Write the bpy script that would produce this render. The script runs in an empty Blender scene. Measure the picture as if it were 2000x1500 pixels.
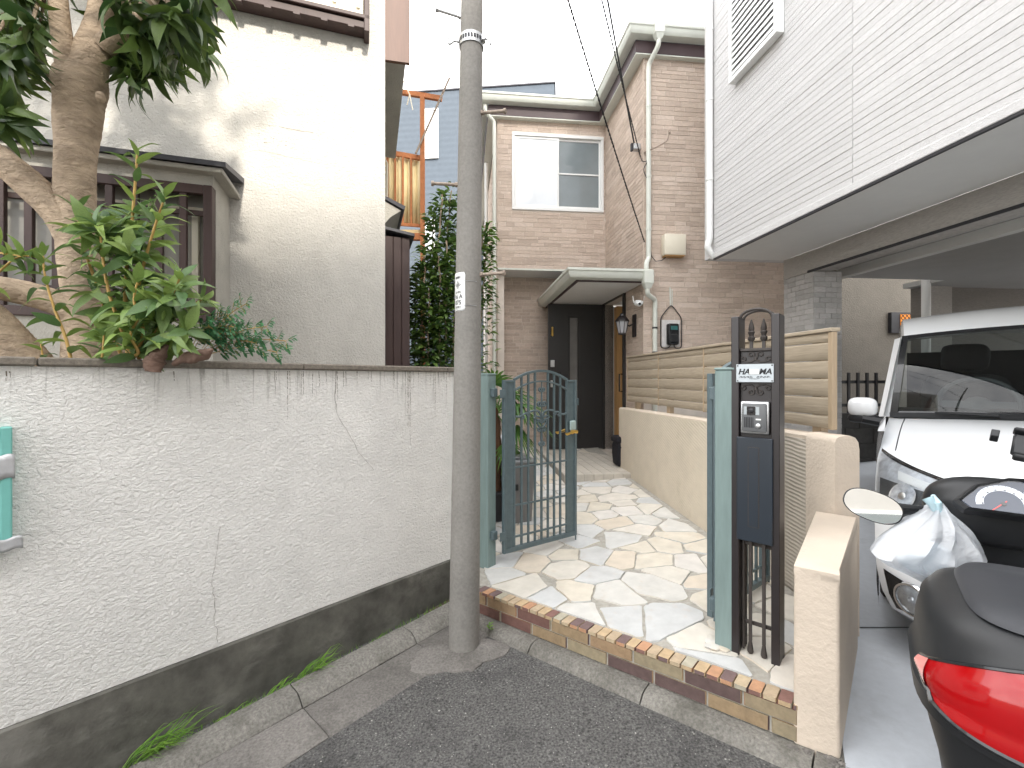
import bpy, bmesh, math, random
from mathutils import Vector, Matrix
R = random.Random(7)
sc = bpy.context.scene
# ---------------------------------------------------------------- camera, sky, sun, exposure
F = 889.0; HZ = 740.0; EYE = 1.4
cd = bpy.data.cameras.new('camera'); cam = bpy.data.objects.new('camera', cd)
sc.collection.objects.link(cam); sc.camera = cam
cam.location = (0, 0, EYE); cam.rotation_euler = (math.pi/2, 0, 0)
cd.lens = 16.0; cd.sensor_width = 36; cd.shift_y = -0.005; cd.clip_start = 0.05; cd.clip_end = 2000
SUN_AZ = math.radians(24)      # from straight behind the camera, towards the right
SUN_EL = math.radians(34)
w = bpy.data.worlds.new('World'); sc.world = w; w.use_nodes = True
nt = w.node_tree; nt.nodes.clear()
def wn(t, **k):
    n = nt.nodes.new(t)
    for a, b in k.items(): setattr(n, a, b)
    return n
out = wn('ShaderNodeOutputWorld'); bg = wn('ShaderNodeBackground'); sky = wn('ShaderNodeTexSky')
sky.sky_type = 'NISHITA'; sky.sun_disc = False; sky.sun_elevation = SUN_EL
sky.sun_rotation = math.pi - SUN_AZ; sky.dust_density = 1.5
tc = wn('ShaderNodeTexCoord'); mp = wn('ShaderNodeMapping'); mp.inputs['Scale'].default_value = (1, 1, 2.2)
nz = wn('ShaderNodeTexNoise'); nz.inputs['Scale'].default_value = 2.1; nz.inputs['Detail'].default_value = 9; nz.inputs['Roughness'].default_value = .58
rp = wn('ShaderNodeValToRGB'); rp.color_ramp.elements[0].position = .33; rp.color_ramp.elements[1].position = .62
rp.color_ramp.elements[0].color = (.42, .42, .42, 1)
mx = wn('ShaderNodeMix', data_type='RGBA'); mx.inputs['B'].default_value = (11.45, 11.3, 11.1, 1)
L = nt.links.new
L(tc.outputs['Generated'], mp.inputs['Vector']); L(mp.outputs[0], nz.inputs['Vector']); L(nz.outputs['Fac'], rp.inputs[0])
L(rp.outputs[0], mx.inputs['Factor']); L(sky.outputs[0], mx.inputs['A']); L(mx.outputs['Result'], bg.inputs['Color'])
bg.inputs['Strength'].default_value = 0.15; L(bg.outputs[0], out.inputs[0])
sd = bpy.data.lights.new('sun', 'SUN'); sun = bpy.data.objects.new('sun', sd); sc.collection.objects.link(sun)
sd.energy = 2.0; sd.angle = math.radians(4.0); sd.color = (1, .93, .82)
SV = Vector((math.sin(SUN_AZ)*math.cos(SUN_EL), -math.cos(SUN_AZ)*math.cos(SUN_EL), math.sin(SUN_EL)))
sun.rotation_euler = SV.to_track_quat('Z', 'Y').to_euler()
sun.location = (3, -6, 12)
vs = sc.view_settings; vs.view_transform = 'Standard'; vs.look = 'None'; vs.gamma = 1; vs.use_curve_mapping = False
vs.exposure = 1.68
sc.cycles.use_denoising = True
sc.cycles.max_bounces = 8; sc.cycles.transparent_max_bounces = 12

# ---------------------------------------------------------------- helpers
COL = sc.collection
def wl(o):
    v = Vector((0, 0, 0))
    while o: v = v + Vector(o.location); o = o.parent
    return v
def tag(o, label=None, cat=None, group=None, kind=None):
    if label: o['label'] = label
    if cat: o['category'] = cat
    if group: o['group'] = group
    if kind: o['kind'] = kind
    return o
def thing(name, label, cat, loc, group=None):
    o = bpy.data.objects.new(name, None); COL.objects.link(o); o.location = loc; o.empty_display_size = .1
    return tag(o, label, cat, group)
def inst(name, mesh, parent, M):
    o = bpy.data.objects.new(name, mesh); COL.objects.link(o); o.parent = parent
    o.matrix_basis = Matrix.Translation(-wl(parent)) @ M
    return o
def fr(o, x, y=None, z=(0, 0, 1)):
    """matrix from origin + x axis + y axis + z axis"""
    x = Vector(x).normalized(); z = Vector(z)
    if y is None: y = z.cross(x).normalized()
    else: y = Vector(y).normalized()
    z = x.cross(y) if z is None else Vector(z).normalized()
    m = Matrix.Identity(4)
    for i in range(3):
        m[i][0] = x[i]; m[i][1] = y[i]; m[i][2] = z[i]; m[i][3] = o[i]
    return m
def P(px, py, Y): return Vector(((px-1000)/F*Y, Y, EYE-(py-HZ)/F*Y))
class MB:
    def __init__(s, M=None): s.v = []; s.f = []; s.M = M
    def add(s, vs, fs):
        n = len(s.v); M = s.M
        s.v.extend([(M @ Vector(p)) if M else Vector(p) for p in vs])
        s.f.extend([tuple(i+n for i in f) for f in fs]); return s
    def box(s, x0, x1, y0, y1, z0, z1):
        return s.add([(x0,y0,z0),(x1,y0,z0),(x1,y1,z0),(x0,y1,z0),(x0,y0,z1),(x1,y0,z1),(x1,y1,z1),(x0,y1,z1)],
              [(0,3,2,1),(4,5,6,7),(0,1,5,4),(1,2,6,5),(2,3,7,6),(3,0,4,7)])
    def bev(s, x0, x1, y0, y1, z0, z1, b=.005, seg=1):
        bm = bmesh.new(); bmesh.ops.create_cube(bm, size=1)
        for v in bm.verts:
            v.co = ((x0+x1)/2+v.co.x*(x1-x0), (y0+y1)/2+v.co.y*(y1-y0), (z0+z1)/2+v.co.z*(z1-z0))
        b = min(b, abs(x1-x0)*.45, abs(y1-y0)*.45, abs(z1-z0)*.45)
        bmesh.ops.bevel(bm, geom=bm.edges[:], offset=b, segments=seg, affect='EDGES', profile=.5)
        bm.verts.index_update()
        s.add([v.co.copy() for v in bm.verts], [[v.index for v in f.verts] for f in bm.faces]); bm.free(); return s
    def ext(s, pts, vec):
        n = len(pts); vec = Vector(vec); pts = [Vector(p) for p in pts]
        return s.add(pts+[p+vec for p in pts], [tuple(range(n))[::-1], tuple(range(n, 2*n))]+[(i, (i+1) % n, n+(i+1) % n, n+i) for i in range(n)])
    def prism(s, poly, z0, z1): return s.ext([(p[0], p[1], z0) for p in poly], (0, 0, z1-z0))
    def bar(s, a, b, wx, wz, up=(0, 0, 1)):
        a = Vector(a); b = Vector(b); d = (b-a); l = d.length; d.normalize(); u = Vector(up)
        y = u.cross(d)
        if y.length < 1e-4: y = Vector((1, 0, 0)).cross(d)
        y.normalize(); z = d.cross(y)
        q = [a+y*sy*wx/2+z*sz*wz/2 for sy, sz in ((-1,-1),(1,-1),(1,1),(-1,1))]
        return s.ext(q, d*l)
    def tube(s, pts, r, n=8, cap=True):
        pts = [Vector(p) for p in pts]; k = len(pts)
        if not hasattr(r, '__len__'): r = [r]*k
        vs_ = []; fs = []; ref = None
        for i, p in enumerate(pts):
            t = (pts[min(i+1, k-1)]-pts[max(i-1, 0)]).normalized()
            if ref is None:
                ref = Vector((0, 0, 1)) if abs(t.z) < .9 else Vector((1, 0, 0))
            ref = (ref - t*ref.dot(t)).normalized(); b = t.cross(ref)
            for j in range(n):
                a = 2*math.pi*j/n
                vs_.append(p+(ref*math.cos(a)+b*math.sin(a))*r[i])
        for i in range(k-1):
            for j in range(n):
                fs.append((i*n+j, i*n+(j+1) % n, (i+1)*n+(j+1) % n, (i+1)*n+j))
        if cap: fs.append(tuple(range(n))[::-1]); fs.append(tuple(range((k-1)*n, k*n)))
        return s.add(vs_, fs)
    def lathe(s, prof, n=16, o=(0, 0, 0), cap=True):
        vs_ = []; fs = []; k = len(prof); o = Vector(o)
        for r, z in prof:
            for j in range(n):
                a = 2*math.pi*j/n; vs_.append(o+Vector((r*math.cos(a), r*math.sin(a), z)))
        for i in range(k-1):
            for j in range(n): fs.append((i*n+j, i*n+(j+1) % n, (i+1)*n+(j+1) % n, (i+1)*n+j))
        if cap: fs.append(tuple(range(n))[::-1]); fs.append(tuple(range((k-1)*n, k*n)))
        return s.add(vs_, fs)
    def grid(s, fn, nu, nv, closeu=False):
        vs_ = [fn(i/nu, j/nv) for j in range(nv+1) for i in range(nu+(0 if closeu else 1))]
        m = nu if closeu else nu+1; fs = []
        for j in range(nv):
            for i in range(nu):
                i2 = (i+1) % m; fs.append((j*m+i, j*m+i2, (j+1)*m+i2, (j+1)*m+i))
        return s.add(vs_, fs)
    def ell(s, c, r, n=12, m=8):
        c = Vector(c)
        if not hasattr(r, '__len__'): r = (r, r, r)
        return s.grid(lambda u, v: c+Vector((r[0]*math.cos(2*math.pi*u)*math.sin(math.pi*v), r[1]*math.sin(2*math.pi*u)*math.sin(math.pi*v), -r[2]*math.cos(math.pi*v))), n, m, True)
    def mesh(s, name, mat, smooth=35, off=None):
        me = bpy.data.meshes.new(name); off = off or Vector((0, 0, 0))
        me.from_pydata([tuple(v-off) for v in s.v], [], s.f); me.validate(); me.update()
        bm = bmesh.new(); bm.from_mesh(me); bmesh.ops.recalc_face_normals(bm, faces=bm.faces); bm.to_mesh(me); bm.free()
        if mat: me.materials.append(mat)
        if smooth:
            me.shade_smooth(); me.set_sharp_from_angle(angle=math.radians(smooth))
        return me
    def build(s, name, mat, parent=None, smooth=35):
        me = s.mesh(name, mat, smooth, wl(parent) if parent else None)
        o = bpy.data.objects.new(name, me); COL.objects.link(o); o.parent = parent
        return o
def solid(o, t, off=0):
    m = o.modifiers.new('thick', 'SOLIDIFY'); m.thickness = t; m.offset = off; return o
def mkmat(name):
    m = bpy.data.materials.new(name); m.use_nodes = True; n = m.node_tree
    b = n.nodes['Principled BSDF']; return m, n, b
def MT(name, col, rough=.6, var=.12, vs_=6, bump=0, bs=60, bd=.004, metal=0, spec=.4, per=0, ramp=None, stretch=(1, 1, 1),
       dirt=None, coat=0, det=6, var2=0, vs2=1.2, wave=None, distort=0):
    m, n, b = mkmat(name); N = n.nodes.new; K = n.links.new
    b.inputs['Roughness'].default_value = rough; b.inputs['Metallic'].default_value = metal
    b.inputs['Specular IOR Level'].default_value = spec; b.inputs['Coat Weight'].default_value = coat
    tc = N('ShaderNodeTexCoord'); mp = N('ShaderNodeMapping'); mp.inputs['Scale'].default_value = stretch
    oi = N('ShaderNodeObjectInfo'); vec = mp.outputs[0]; K(tc.outputs['Object'], mp.inputs['Vector'])
    rnd = None
    if per or ramp:
        g = N('ShaderNodeNewGeometry'); a = N('ShaderNodeMath'); a.operation = 'ADD'; fra = N('ShaderNodeMath'); fra.operation = 'FRACT'
        K(oi.outputs['Random'], a.inputs[0]); K(g.outputs['Random Per Island'], a.inputs[1]); K(a.outputs[0], fra.inputs[0]); rnd = fra.outputs[0]
        sc_ = N('ShaderNodeVectorMath'); sc_.operation = 'SCALE'; sc_.inputs[0].default_value = (37, 91, 53); K(rnd, sc_.inputs['Scale'])
        ad = N('ShaderNodeVectorMath'); K(mp.outputs[0], ad.inputs[0]); K(sc_.outputs[0], ad.inputs[1]); vec = ad.outputs[0]
    def noise(scale, detail=6, rough_=.6, v=None):
        t = N('ShaderNodeTexNoise'); t.inputs['Scale'].default_value = scale; t.inputs['Detail'].default_value = detail; t.inputs['Roughness'].default_value = rough_
        t.inputs['Distortion'].default_value = distort
        K(v or vec, t.inputs['Vector']); return t.outputs['Fac']
    def mr(x, a, c, lo=.25, hi=.75):
        t = N('ShaderNodeMapRange'); t.inputs['From Min'].default_value = lo; t.inputs['From Max'].default_value = hi
        t.inputs['To Min'].default_value = a; t.inputs['To Max'].default_value = c; K(x, t.inputs['Value']); return t.outputs[0]
    if ramp:
        r = N('ShaderNodeValToRGB'); r.color_ramp.interpolation = 'CONSTANT' if len(ramp) > 2 else 'LINEAR'
        for i, c in enumerate(ramp):
            p = i/len(ramp) if len(ramp) > 2 else i
            e = r.color_ramp.elements[i] if i < 2 else r.color_ramp.elements.new(p)
            e.position = p; e.color = (*c, 1)
        K(rnd, r.inputs[0]); cur = r.outputs[0]
    else:
        rgb = N('ShaderNodeRGB'); rgb.outputs[0].default_value = (*col, 1); cur = rgb.outputs[0]
    def mul(c, f):
        t = N('ShaderNodeVectorMath'); t.operation = 'SCALE'; K(c, t.inputs[0]); K(f, t.inputs['Scale']); return t.outputs[0]
    if var: cur = mul(cur, mr(noise(vs_, det), 1-var, 1+var))
    if var2: cur = mul(cur, mr(noise(vs2, 3), 1-var2, 1+var2))
    if per: cur = mul(cur, mr(rnd, 1-per, 1+per, 0, 1))
    if dirt:   # (colour, noise scale xyz, threshold lo, hi[, amount])
        mp2 = N('ShaderNodeMapping'); mp2.inputs['Scale'].default_value = dirt[1]; K(tc.outputs['Object'], mp2.inputs['Vector'])
        f = mr(noise(1, 8, .65, mp2.outputs[0]), 0, dirt[4] if len(dirt) > 4 else 1, dirt[2], dirt[3])
        if len(dirt) > 5:   # only between two object-space heights
            sx = N('ShaderNodeSeparateXYZ'); K(tc.outputs['Object'], sx.inputs[0])
            mm = N('ShaderNodeMath'); mm.operation = 'MULTIPLY'; K(f, mm.inputs[0]); K(mr(sx.outputs['Z'], 0, 1, dirt[5], dirt[6]), mm.inputs[1]); f = mm.outputs[0]
        t = N('ShaderNodeMix'); t.data_type = 'RGBA'; K(f, t.inputs['Factor']); K(cur, t.inputs['A']); t.inputs['B'].default_value = (*dirt[0], 1); cur = t.outputs['Result']
    K(cur, b.inputs['Base Color'])
    if bump or wave:
        h = None
        if bump: h = noise(bs, 5, .6)
        if wave:   # (scale, direction mapping rotation, distortion, dscale, strength weight)
            wv = N('ShaderNodeTexWave'); wv.bands_direction = 'Z'; wv.inputs['Scale'].default_value = wave[0]; wv.inputs['Distortion'].default_value = wave[2]; wv.inputs['Detail Scale'].default_value = wave[3]
            mp3 = N('ShaderNodeMapping'); mp3.inputs['Rotation'].default_value = wave[1]; K(tc.outputs['Object'], mp3.inputs['Vector']); K(mp3.outputs[0], wv.inputs['Vector'])
            if h is not None:
                a = N('ShaderNodeMath'); a.operation = 'MULTIPLY_ADD'; K(wv.outputs['Fac'], a.inputs[0]); a.inputs[1].default_value = wave[4]; K(h, a.inputs[2]); h = a.outputs[0]
            else: h = wv.outputs['Fac']
        bp = N('ShaderNodeBump'); bp.inputs['Strength'].default_value = bump or 1; bp.inputs['Distance'].default_value = bd
        K(h, bp.inputs['Height']); K(bp.outputs[0], b.inputs['Normal'])
    return m
def leafmat(name, c1, c2, rough=.42, trans=.28):
    m = MT(name, c1, rough, .18, 30, .25, 90, .002, spec=.5, ramp=[c1, c2]); n = m.node_tree
    b = n.nodes['Principled BSDF']; o = n.nodes['Material Output']
    t = n.nodes.new('ShaderNodeBsdfTranslucent'); mx = n.nodes.new('ShaderNodeMixShader'); mx.inputs[0].default_value = trans
    src = b.inputs['Base Color'].links[0].from_socket
    n.links.new(src, t.inputs['Color']); n.links.new(b.outputs[0], mx.inputs[1]); n.links.new(t.outputs[0], mx.inputs[2]); n.links.new(mx.outputs[0], o.inputs['Surface'])
    return m
def glassmat(name, tint, rough=.02, refl=1.0, alpha=.7):
    m, n, b = mkmat(name); o = n.nodes['Material Output']; n.nodes.remove(b)
    t = n.nodes.new('ShaderNodeBsdfTransparent'); t.inputs[0].default_value = (*tint, 1)
    g = n.nodes.new('ShaderNodeBsdfGlossy'); g.inputs['Roughness'].default_value = rough; g.inputs['Color'].default_value = (refl, refl, refl, 1)
    f = n.nodes.new('ShaderNodeFresnel'); f.inputs['IOR'].default_value = 1.55
    mx = n.nodes.new('ShaderNodeMixShader'); n.links.new(f.outputs[0], mx.inputs[0]); n.links.new(t.outputs[0], mx.inputs[1]); n.links.new(g.outputs[0], mx.inputs[2])
    n.links.new(mx.outputs[0], o.inputs['Surface']); return m
def text(name, body, size, mat, parent, M, shear=0, extr=.0008, ax='CENTER', bold=.012):
    cu = bpy.data.curves.new(name, 'FONT'); cu.body = body; cu.size = size; cu.shear = shear; cu.extrude = extr; cu.offset = size*bold; cu.align_x = ax; cu.resolution_u = 3
    t = bpy.data.objects.new(name+'_t', cu); COL.objects.link(t)
    dg = bpy.context.evaluated_depsgraph_get(); me = bpy.data.meshes.new_from_object(t.evaluated_get(dg))
    COL.objects.unlink(t); bpy.data.objects.remove(t); me.materials.clear(); me.materials.append(mat)
    me.transform(Matrix.Translation(-wl(parent)) @ M)
    o = bpy.data.objects.new(name, me); COL.objects.link(o); o.parent = parent; return o
def scroll(cx, cy, r0, r1, a0, turns, n=14):
    return [(cx+(r0+(r1-r0)*i/n)*math.cos(a0+turns*2*math.pi*i/n), cy+(r0+(r1-r0)*i/n)*math.sin(a0+turns*2*math.pi*i/n)) for i in range(n+1)]
# ---------------------------------------------------------------- materials
m_asph = MT('asphalt', (.112, .109, .105), .88, .9, 110, 1.0, 100, .010, var2=.22, vs2=2.2, det=3,
            dirt=((.02, .02, .021), (2.2, 2.2, 2.2), .50, .66, .6))
m_conc = MT('kerb_concrete', (.205, .195, .175), .9, .45, 90, 1.0, 80, .008, var2=.2, vs2=4, dirt=((.09, .085, .07), (6, 6, 6), .5, .72, .8), per=.08)
m_slab = MT('gutter_concrete', (.18, .168, .155), .9, .4, 90, 1.0, 80, .006, var2=.2, vs2=3, dirt=((.07, .066, .058), (4, 4, 4), .5, .75, .8), per=.08)
m_floor = MT('garage_concrete', (.50, .53, .57), .75, .06, 30, .2, 120, .002, var2=.06, vs2=2, dirt=((.3, .31, .32), (4, 4, 4), .6, .8, .6))
m_pole = MT('pole_concrete', (.25, .238, .22), .85, .16, 70, .5, 140, .002, var2=.12, vs2=4)
m_plast = MT('wall_plaster', (.885, .865, .83), .9, .05, 9, 1.0, 66, .013, stretch=(.9, .9, 1.3), distort=.8, var2=.06, vs2=2.2,
             dirt=((.13, .11, .08), (38, 38, 1.8), .54, .64, .5, 1.25, 1.44))
m_plinth = MT('plinth_concrete', (.12, .115, .10), .9, .35, 14, .7, 90, .004, var2=.4, vs2=3, dirt=((.27, .26, .235), (3, 3, 6), .52, .72, .7))
m_cap = MT('coping_concrete', (.20, .175, .145), .9, .35, 60, .8, 120, .004)
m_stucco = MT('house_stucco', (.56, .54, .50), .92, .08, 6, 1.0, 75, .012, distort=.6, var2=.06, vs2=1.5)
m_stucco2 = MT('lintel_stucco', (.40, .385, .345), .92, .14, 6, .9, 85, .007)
m_brownw = MT('brown_timber', (.055, .033, .03), .55, .25, 20, .3, 60, .002, stretch=(1, 1, .12))
m_redbrown = MT('copper_brown_board', (.115, .055, .038), .5, .18, 14, .2, 50, .002, stretch=(3, 3, .3))
m_dark = MT('dark_metal', (.03, .03, .034), .45, .1, 20)
m_roofdark = MT('roof_metal', (.065, .065, .075), .5, .15, 20)
m_brick = MT('house_brick_siding', None, .85, .16, 26, .6, 90, .003, stretch=(1, 1, 3),
             ramp=[(.55, .45, .375), (.59, .49, .415), (.50, .405, .335), (.57, .465, .39), (.475, .385, .32), (.53, .435, .36)])
m_mortar = MT('siding_joint', (.70, .63, .56), .9, .1)
m_white = MT('white_paint', (.80, .81, .80), .4, .03)
m_gutter = MT('cream_gutter', (.64, .66, .60), .4, .05, 10)
m_brownf = MT('brown_fascia', (.065, .042, .045), .5, .1)
m_soffit = MT('grey_soffit', (.76, .76, .74), .6, .03)
m_siding = MT('white_siding', (.63, .625, .625), .6, .09, 30, .9, 90, .006, stretch=(1, 1, 4), per=.04)
m_tile = MT('pillar_tile', (.50, .46, .42), .7, .18, 26, .7, 60, .004, stretch=(1, 1, 5))
m_cream = MT('cream_render', (.66, .565, .465), .9, .06, 5, .8, 60, .005, var2=.05, vs2=2, dirt=((.36, .31, .25), (3, 3, 5), .6, .8, .35))
m_comb = MT('combed_cream_render', (.66, .58, .465), .9, .07, 8, .2, 60, .02, wave=(13, (math.radians(-24), 0, 0), 1.5, 1.3, 3.0), dirt=((.33, .3, .2), (4, 4, 4), .58, .8, .5))
m_comb2 = MT('combed_render', (.60, .535, .455), .9, .06, 8, .2, 60, .02, wave=(15, (math.radians(-6), 0, 0), 2.0, 1.3, 3.0))
m_fence = MT('wood_look_board', (.385, .32, .24), .55, .2, 16, .25, 50, .002, stretch=(.5, .5, 9), per=.05)
m_fpost = MT('wood_look_post', (.42, .32, .215), .55, .1, 16, stretch=(8, 8, .5))
m_green = MT('green_paint', (.19, .258, .25), .5, .16, 12, .15, 50, .001, stretch=(3, 3, .4))
m_gate = MT('gate_grey_green_iron', (.098, .135, .147), .45, .14, 30, .3, 120, .001)
m_black = MT('black_brown_steel', (.02, .016, .017), .38, .12, 12, spec=.5)
m_iron = MT('wrought_iron', (.05, .042, .038), .5, .2, 40, .3, 100, .001)
m_mail = MT('mailbox_blue_black', (.019, .027, .038), .3, .06, 8, spec=.5)
m_steel = MT('brushed_steel', (.55, .56, .57), .32, .05, 30, metal=1)
m_plate = MT('nameplate_steel', (.46, .50, .53), .45, .04, 8, metal=.35)
m_ink = MT('black_ink', (.015, .015, .018), .6, 0)
m_brass = MT('brass', (.72, .47, .13), .28, .05, metal=1)
m_stone = MT('flagstone', None, .75, .10, 7, .35, 34, .004,
             ramp=[(.60, .575, .53), (.62, .585, .52), (.54, .54, .53), (.60, .53, .44), (.58, .565, .53), (.53, .535, .53), (.63, .60, .56), (.64, .60, .54), (.56, .555, .535), (.61, .56, .475)],
             dirt=((.55, .40, .26), (4, 4, 4), .54, .74, .6), var2=.10, vs2=9)
m_grout = MT('paving_grout', (.37, .35, .31), .95, .25, 30, .5, 90, .003)
m_sbrick = MT('step_brick', None, .85, .22, 30, .7, 120, .004,
              ramp=[(.33, .225, .135), (.17, .09, .075), (.31, .225, .135), (.35, .195, .11), (.30, .25, .165), (.12, .08, .075), (.34, .24, .14), (.30, .24, .155)], dirt=((.12, .1, .08), (9, 9, 9), .55, .8, .4))
m_rbrick = MT('edge_brick', None, .85, .18, 30, .7, 120, .004,
              ramp=[(.50, .37, .23), (.22, .12, .10), (.42, .385, .30), (.48, .27, .16), (.50, .40, .27), (.17, .115, .11), (.45, .35, .24), (.49, .36, .22)])
m_ptile = MT('porch_tile', (.52, .48, .42), .6, .1, 12, per=.06)
m_bark = MT('tree_bark', (.42, .325, .235), .85, .28, 18, 1.0, 34, .016, stretch=(1, 1, 2.0), var2=.25, vs2=5, distort=.5, dirt=((.17, .115, .075), (9, 9, 14), .55, .72, .6))
m_twig = MT('young_stem', (.46, .29, .09), .6, .15)
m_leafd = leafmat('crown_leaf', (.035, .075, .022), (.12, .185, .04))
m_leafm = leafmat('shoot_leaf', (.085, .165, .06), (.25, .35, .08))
m_leafy = leafmat('sprig_leaf', (.04, .15, .06), (.07, .21, .08))
m_leafb = leafmat('hedge_leaf', (.05, .11, .035), (.16, .25, .05))
m_palm = leafmat('palm_leaf', (.05, .14, .03), (.13, .24, .05))
m_grass = leafmat('grass_blade', (.10, .24, .03), (.22, .38, .06))
m_rust = MT('rusty_orange_paint', (.46, .175, .07), .7, .22, 25, .4, 80, .002)
m_yel = MT('yellow_panel', (.80, .68, .40), .6, .08, 10)
m_grey = MT('blue_grey_siding', (.085, .105, .13), .8, .08, 12, .4, 60, .004, wave=(2.2, (0, 0, 0), 0, 1, 1.5))
m_door = MT('door_charcoal', (.034, .032, .031), .4, .06, 20)
m_tan = MT('tan_wood', (.50, .29, .12), .5, .12, 10, stretch=(5, 5, .4))
m_glassw = MT('bright_window_glass', (.78, .82, .86), .06, .03, 3, spec=.8)
m_glassd = MT('dark_window_glass', (.20, .235, .25), .07, .1, 3, spec=.8)
m_frost = MT('frosted_glass', (.30, .29, .26), .35, .15, 8, spec=.5)
m_blockw = MT('dark_block', (.07, .068, .066), .9, .2, 20, .4, 80, .003, per=.15)
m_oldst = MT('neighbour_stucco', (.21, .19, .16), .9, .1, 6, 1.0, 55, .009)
m_carw = MT('white_car_paint', (.80, .82, .84), .22, .01, 3, coat=.6)
m_blackp = MT('black_plastic', (.018, .019, .021), .42, .08, 40, .1, 300, .0006)
m_blackg = MT('gloss_black', (.012, .013, .015), .18, .04, coat=.3)
m_boxp = MT('top_box_plastic', (.015, .016, .018), .45, .08, 60, .15, 500, .0006)
m_red = MT('red_lens', (.33, .003, .005), .1, .04, 20, coat=.25, spec=.4)
m_refl = MT('lamp_reflector', (.80, .82, .85), .18, .35, 45, metal=.55)
m_chrome = MT('chrome', (.85, .86, .88), .08, 0, metal=1)
m_mirror = MT('mirror_glass', (.92, .92, .9), .02, 0, metal=1)
m_clear = glassmat('clear_lens', (.93, .95, .97))
m_screen = glassmat('windscreen', (.42, .47, .47), refl=.75)
m_dash = MT('dial_face', (.02, .03, .06), .35, .05)
m_dialw = MT('dial_white', (.80, .82, .88), .5, 0)
m_orange = MT('orange_lens', (.75, .33, .06), .2, .05)
m_redp = MT('red_needle', (.7, .03, .02), .5, 0)
m_teal = MT('teal_paint', (.19, .50, .45), .45, .08, 12)
m_tape = MT('silver_tape', (.50, .50, .51), .4, .1, 25, .5, 40, .002, metal=.3)
m_bin = MT('grey_bin_plastic', (.19, .185, .185), .5, .06)
m_cloth = MT('black_fabric', (.016, .015, .02), .9, .15, 60, .4, 200, .001)
m_wire = MT('cable', (.02, .02, .022), .6, 0)
m_galv = MT('galvanised_steel', (.50, .51, .52), .4, .15, 40, metal=.8)
m_boltr = MT('rusty_bolt', (.33, .27, .22), .6, .3, 60, metal=.4)
m_vent = MT('cream_plastic', (.72, .67, .55), .5, .03)
m_cwood = MT('driftwood', (.16, .10, .075), .8, .35, 12, .8, 30, .01, stretch=(1, 1, 1))
m_soil = MT('soil', (.11, .085, .06), .95, .3, 12, .8, 40, .02)
m_amber = None
# ---------------------------------------------------------------- ground
def gz(X): return .06*(X+.24)
def plat(X, Y): return .18+.0625*X+.045*max(0, Y-3.2)
WU = Vector((.6735, .7392, 0)); WN = Vector((.7392, -.6735, 0)); WE = Vector((-.417, 2.894, 0))   # boundary wall line, its street-side normal
ST = Vector((.7575, -.6528, 0)); SN = Vector((-.6528, -.7575, 0)); S0 = Vector((-.193, 2.64, 0)); S1 = Vector((1.009, 1.604, 0))   # brick step
def wpt(u, v, z): return WE+WU*u+WN*v+Vector((0, 0, z))
def spt(u, v, z): return S0+ST*u+SN*v+Vector((0, 0, z))      # u along the step, v towards the street
SL = (S1-S0).length
tag(MB().add([(-900, -900, -.75), (900, -900, -.75), (900, 900, -.75), (-900, 900, -.75)], [(0, 1, 2, 3)]).build('ground', m_soil), kind='structure')
def sheet(name, poly, zf, mat, thick=.3):
    vs_ = [(p[0], p[1], zf(p[0], p[1])) for p in poly]; n = len(poly)
    b = [(p[0], p[1], p[2]-thick) for p in vs_]
    return tag(MB().add(vs_+b, [tuple(range(n)), tuple(range(n, 2*n))[::-1]]+[(i, n+i, n+(i+1) % n, (i+1) % n) for i in range(n)]).build(name, mat, smooth=0), kind='structure')
sheet('road', [(-9, -7), (9, -7), (9, 4.0), (-9, 4.0)], lambda x, y: gz(x), m_asph)
# gutter along the plaster wall: kerb stones and slabs, one by one
gut = tag(MB().add([wpt(-4, .0, gz(-3.1)-.05), wpt(.1, .0, gz(-.35)+.004), wpt(.1, .5, gz(-.1)+.004), wpt(-4, .5, gz(-2.9)-.02)], [(0, 1, 2, 3)]).build('gutter_bed', m_soil), kind='structure')
def gstone(u0, u1, prof, mat, name, dz=0):
    mb = MB(); a = [wpt(u0, v, gz(wpt(u0, v, 0).x)+z+dz) for v, z in prof]; b = [wpt(u1, v, gz(wpt(u1, v, 0).x)+z+dz) for v, z in prof]
    n = len(prof); k = 6; rows = []
    for i in range(k+1):
        rows += [a[j].lerp(b[j], i/k)+Vector((0, 0, R.uniform(-.0012, .0012))) for j in range(n)]
    mb.add(rows, [(i*n+j, i*n+(j+1) % n, (i+1)*n+(j+1) % n, (i+1)*n+j) for i in range(k) for j in range(n)]+[tuple(range(n))[::-1], tuple(range(k*n, k*n+n))])
    return mb.build(name, mat, gut)
kp = [(.112, -.1), (.112, .052), (.124, .062), (.205, .056), (.232, .038), (.256, .012), (.256, -.1)]
sp = [(.258, -.1), (.258, .010), (.27, .014), (.49, .008), (.50, .002), (.50, -.1)]
u = -3.4
for i in range(7):
    l = .598; gstone(u, u+l-.006, kp, m_conc, 'kerb_stone', R.uniform(-.002, .002)); gstone(u, u+l-.005, sp, m_slab, 'gutter_slab', R.uniform(-.002, .002)); u += l
    if u > .2: break
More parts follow.
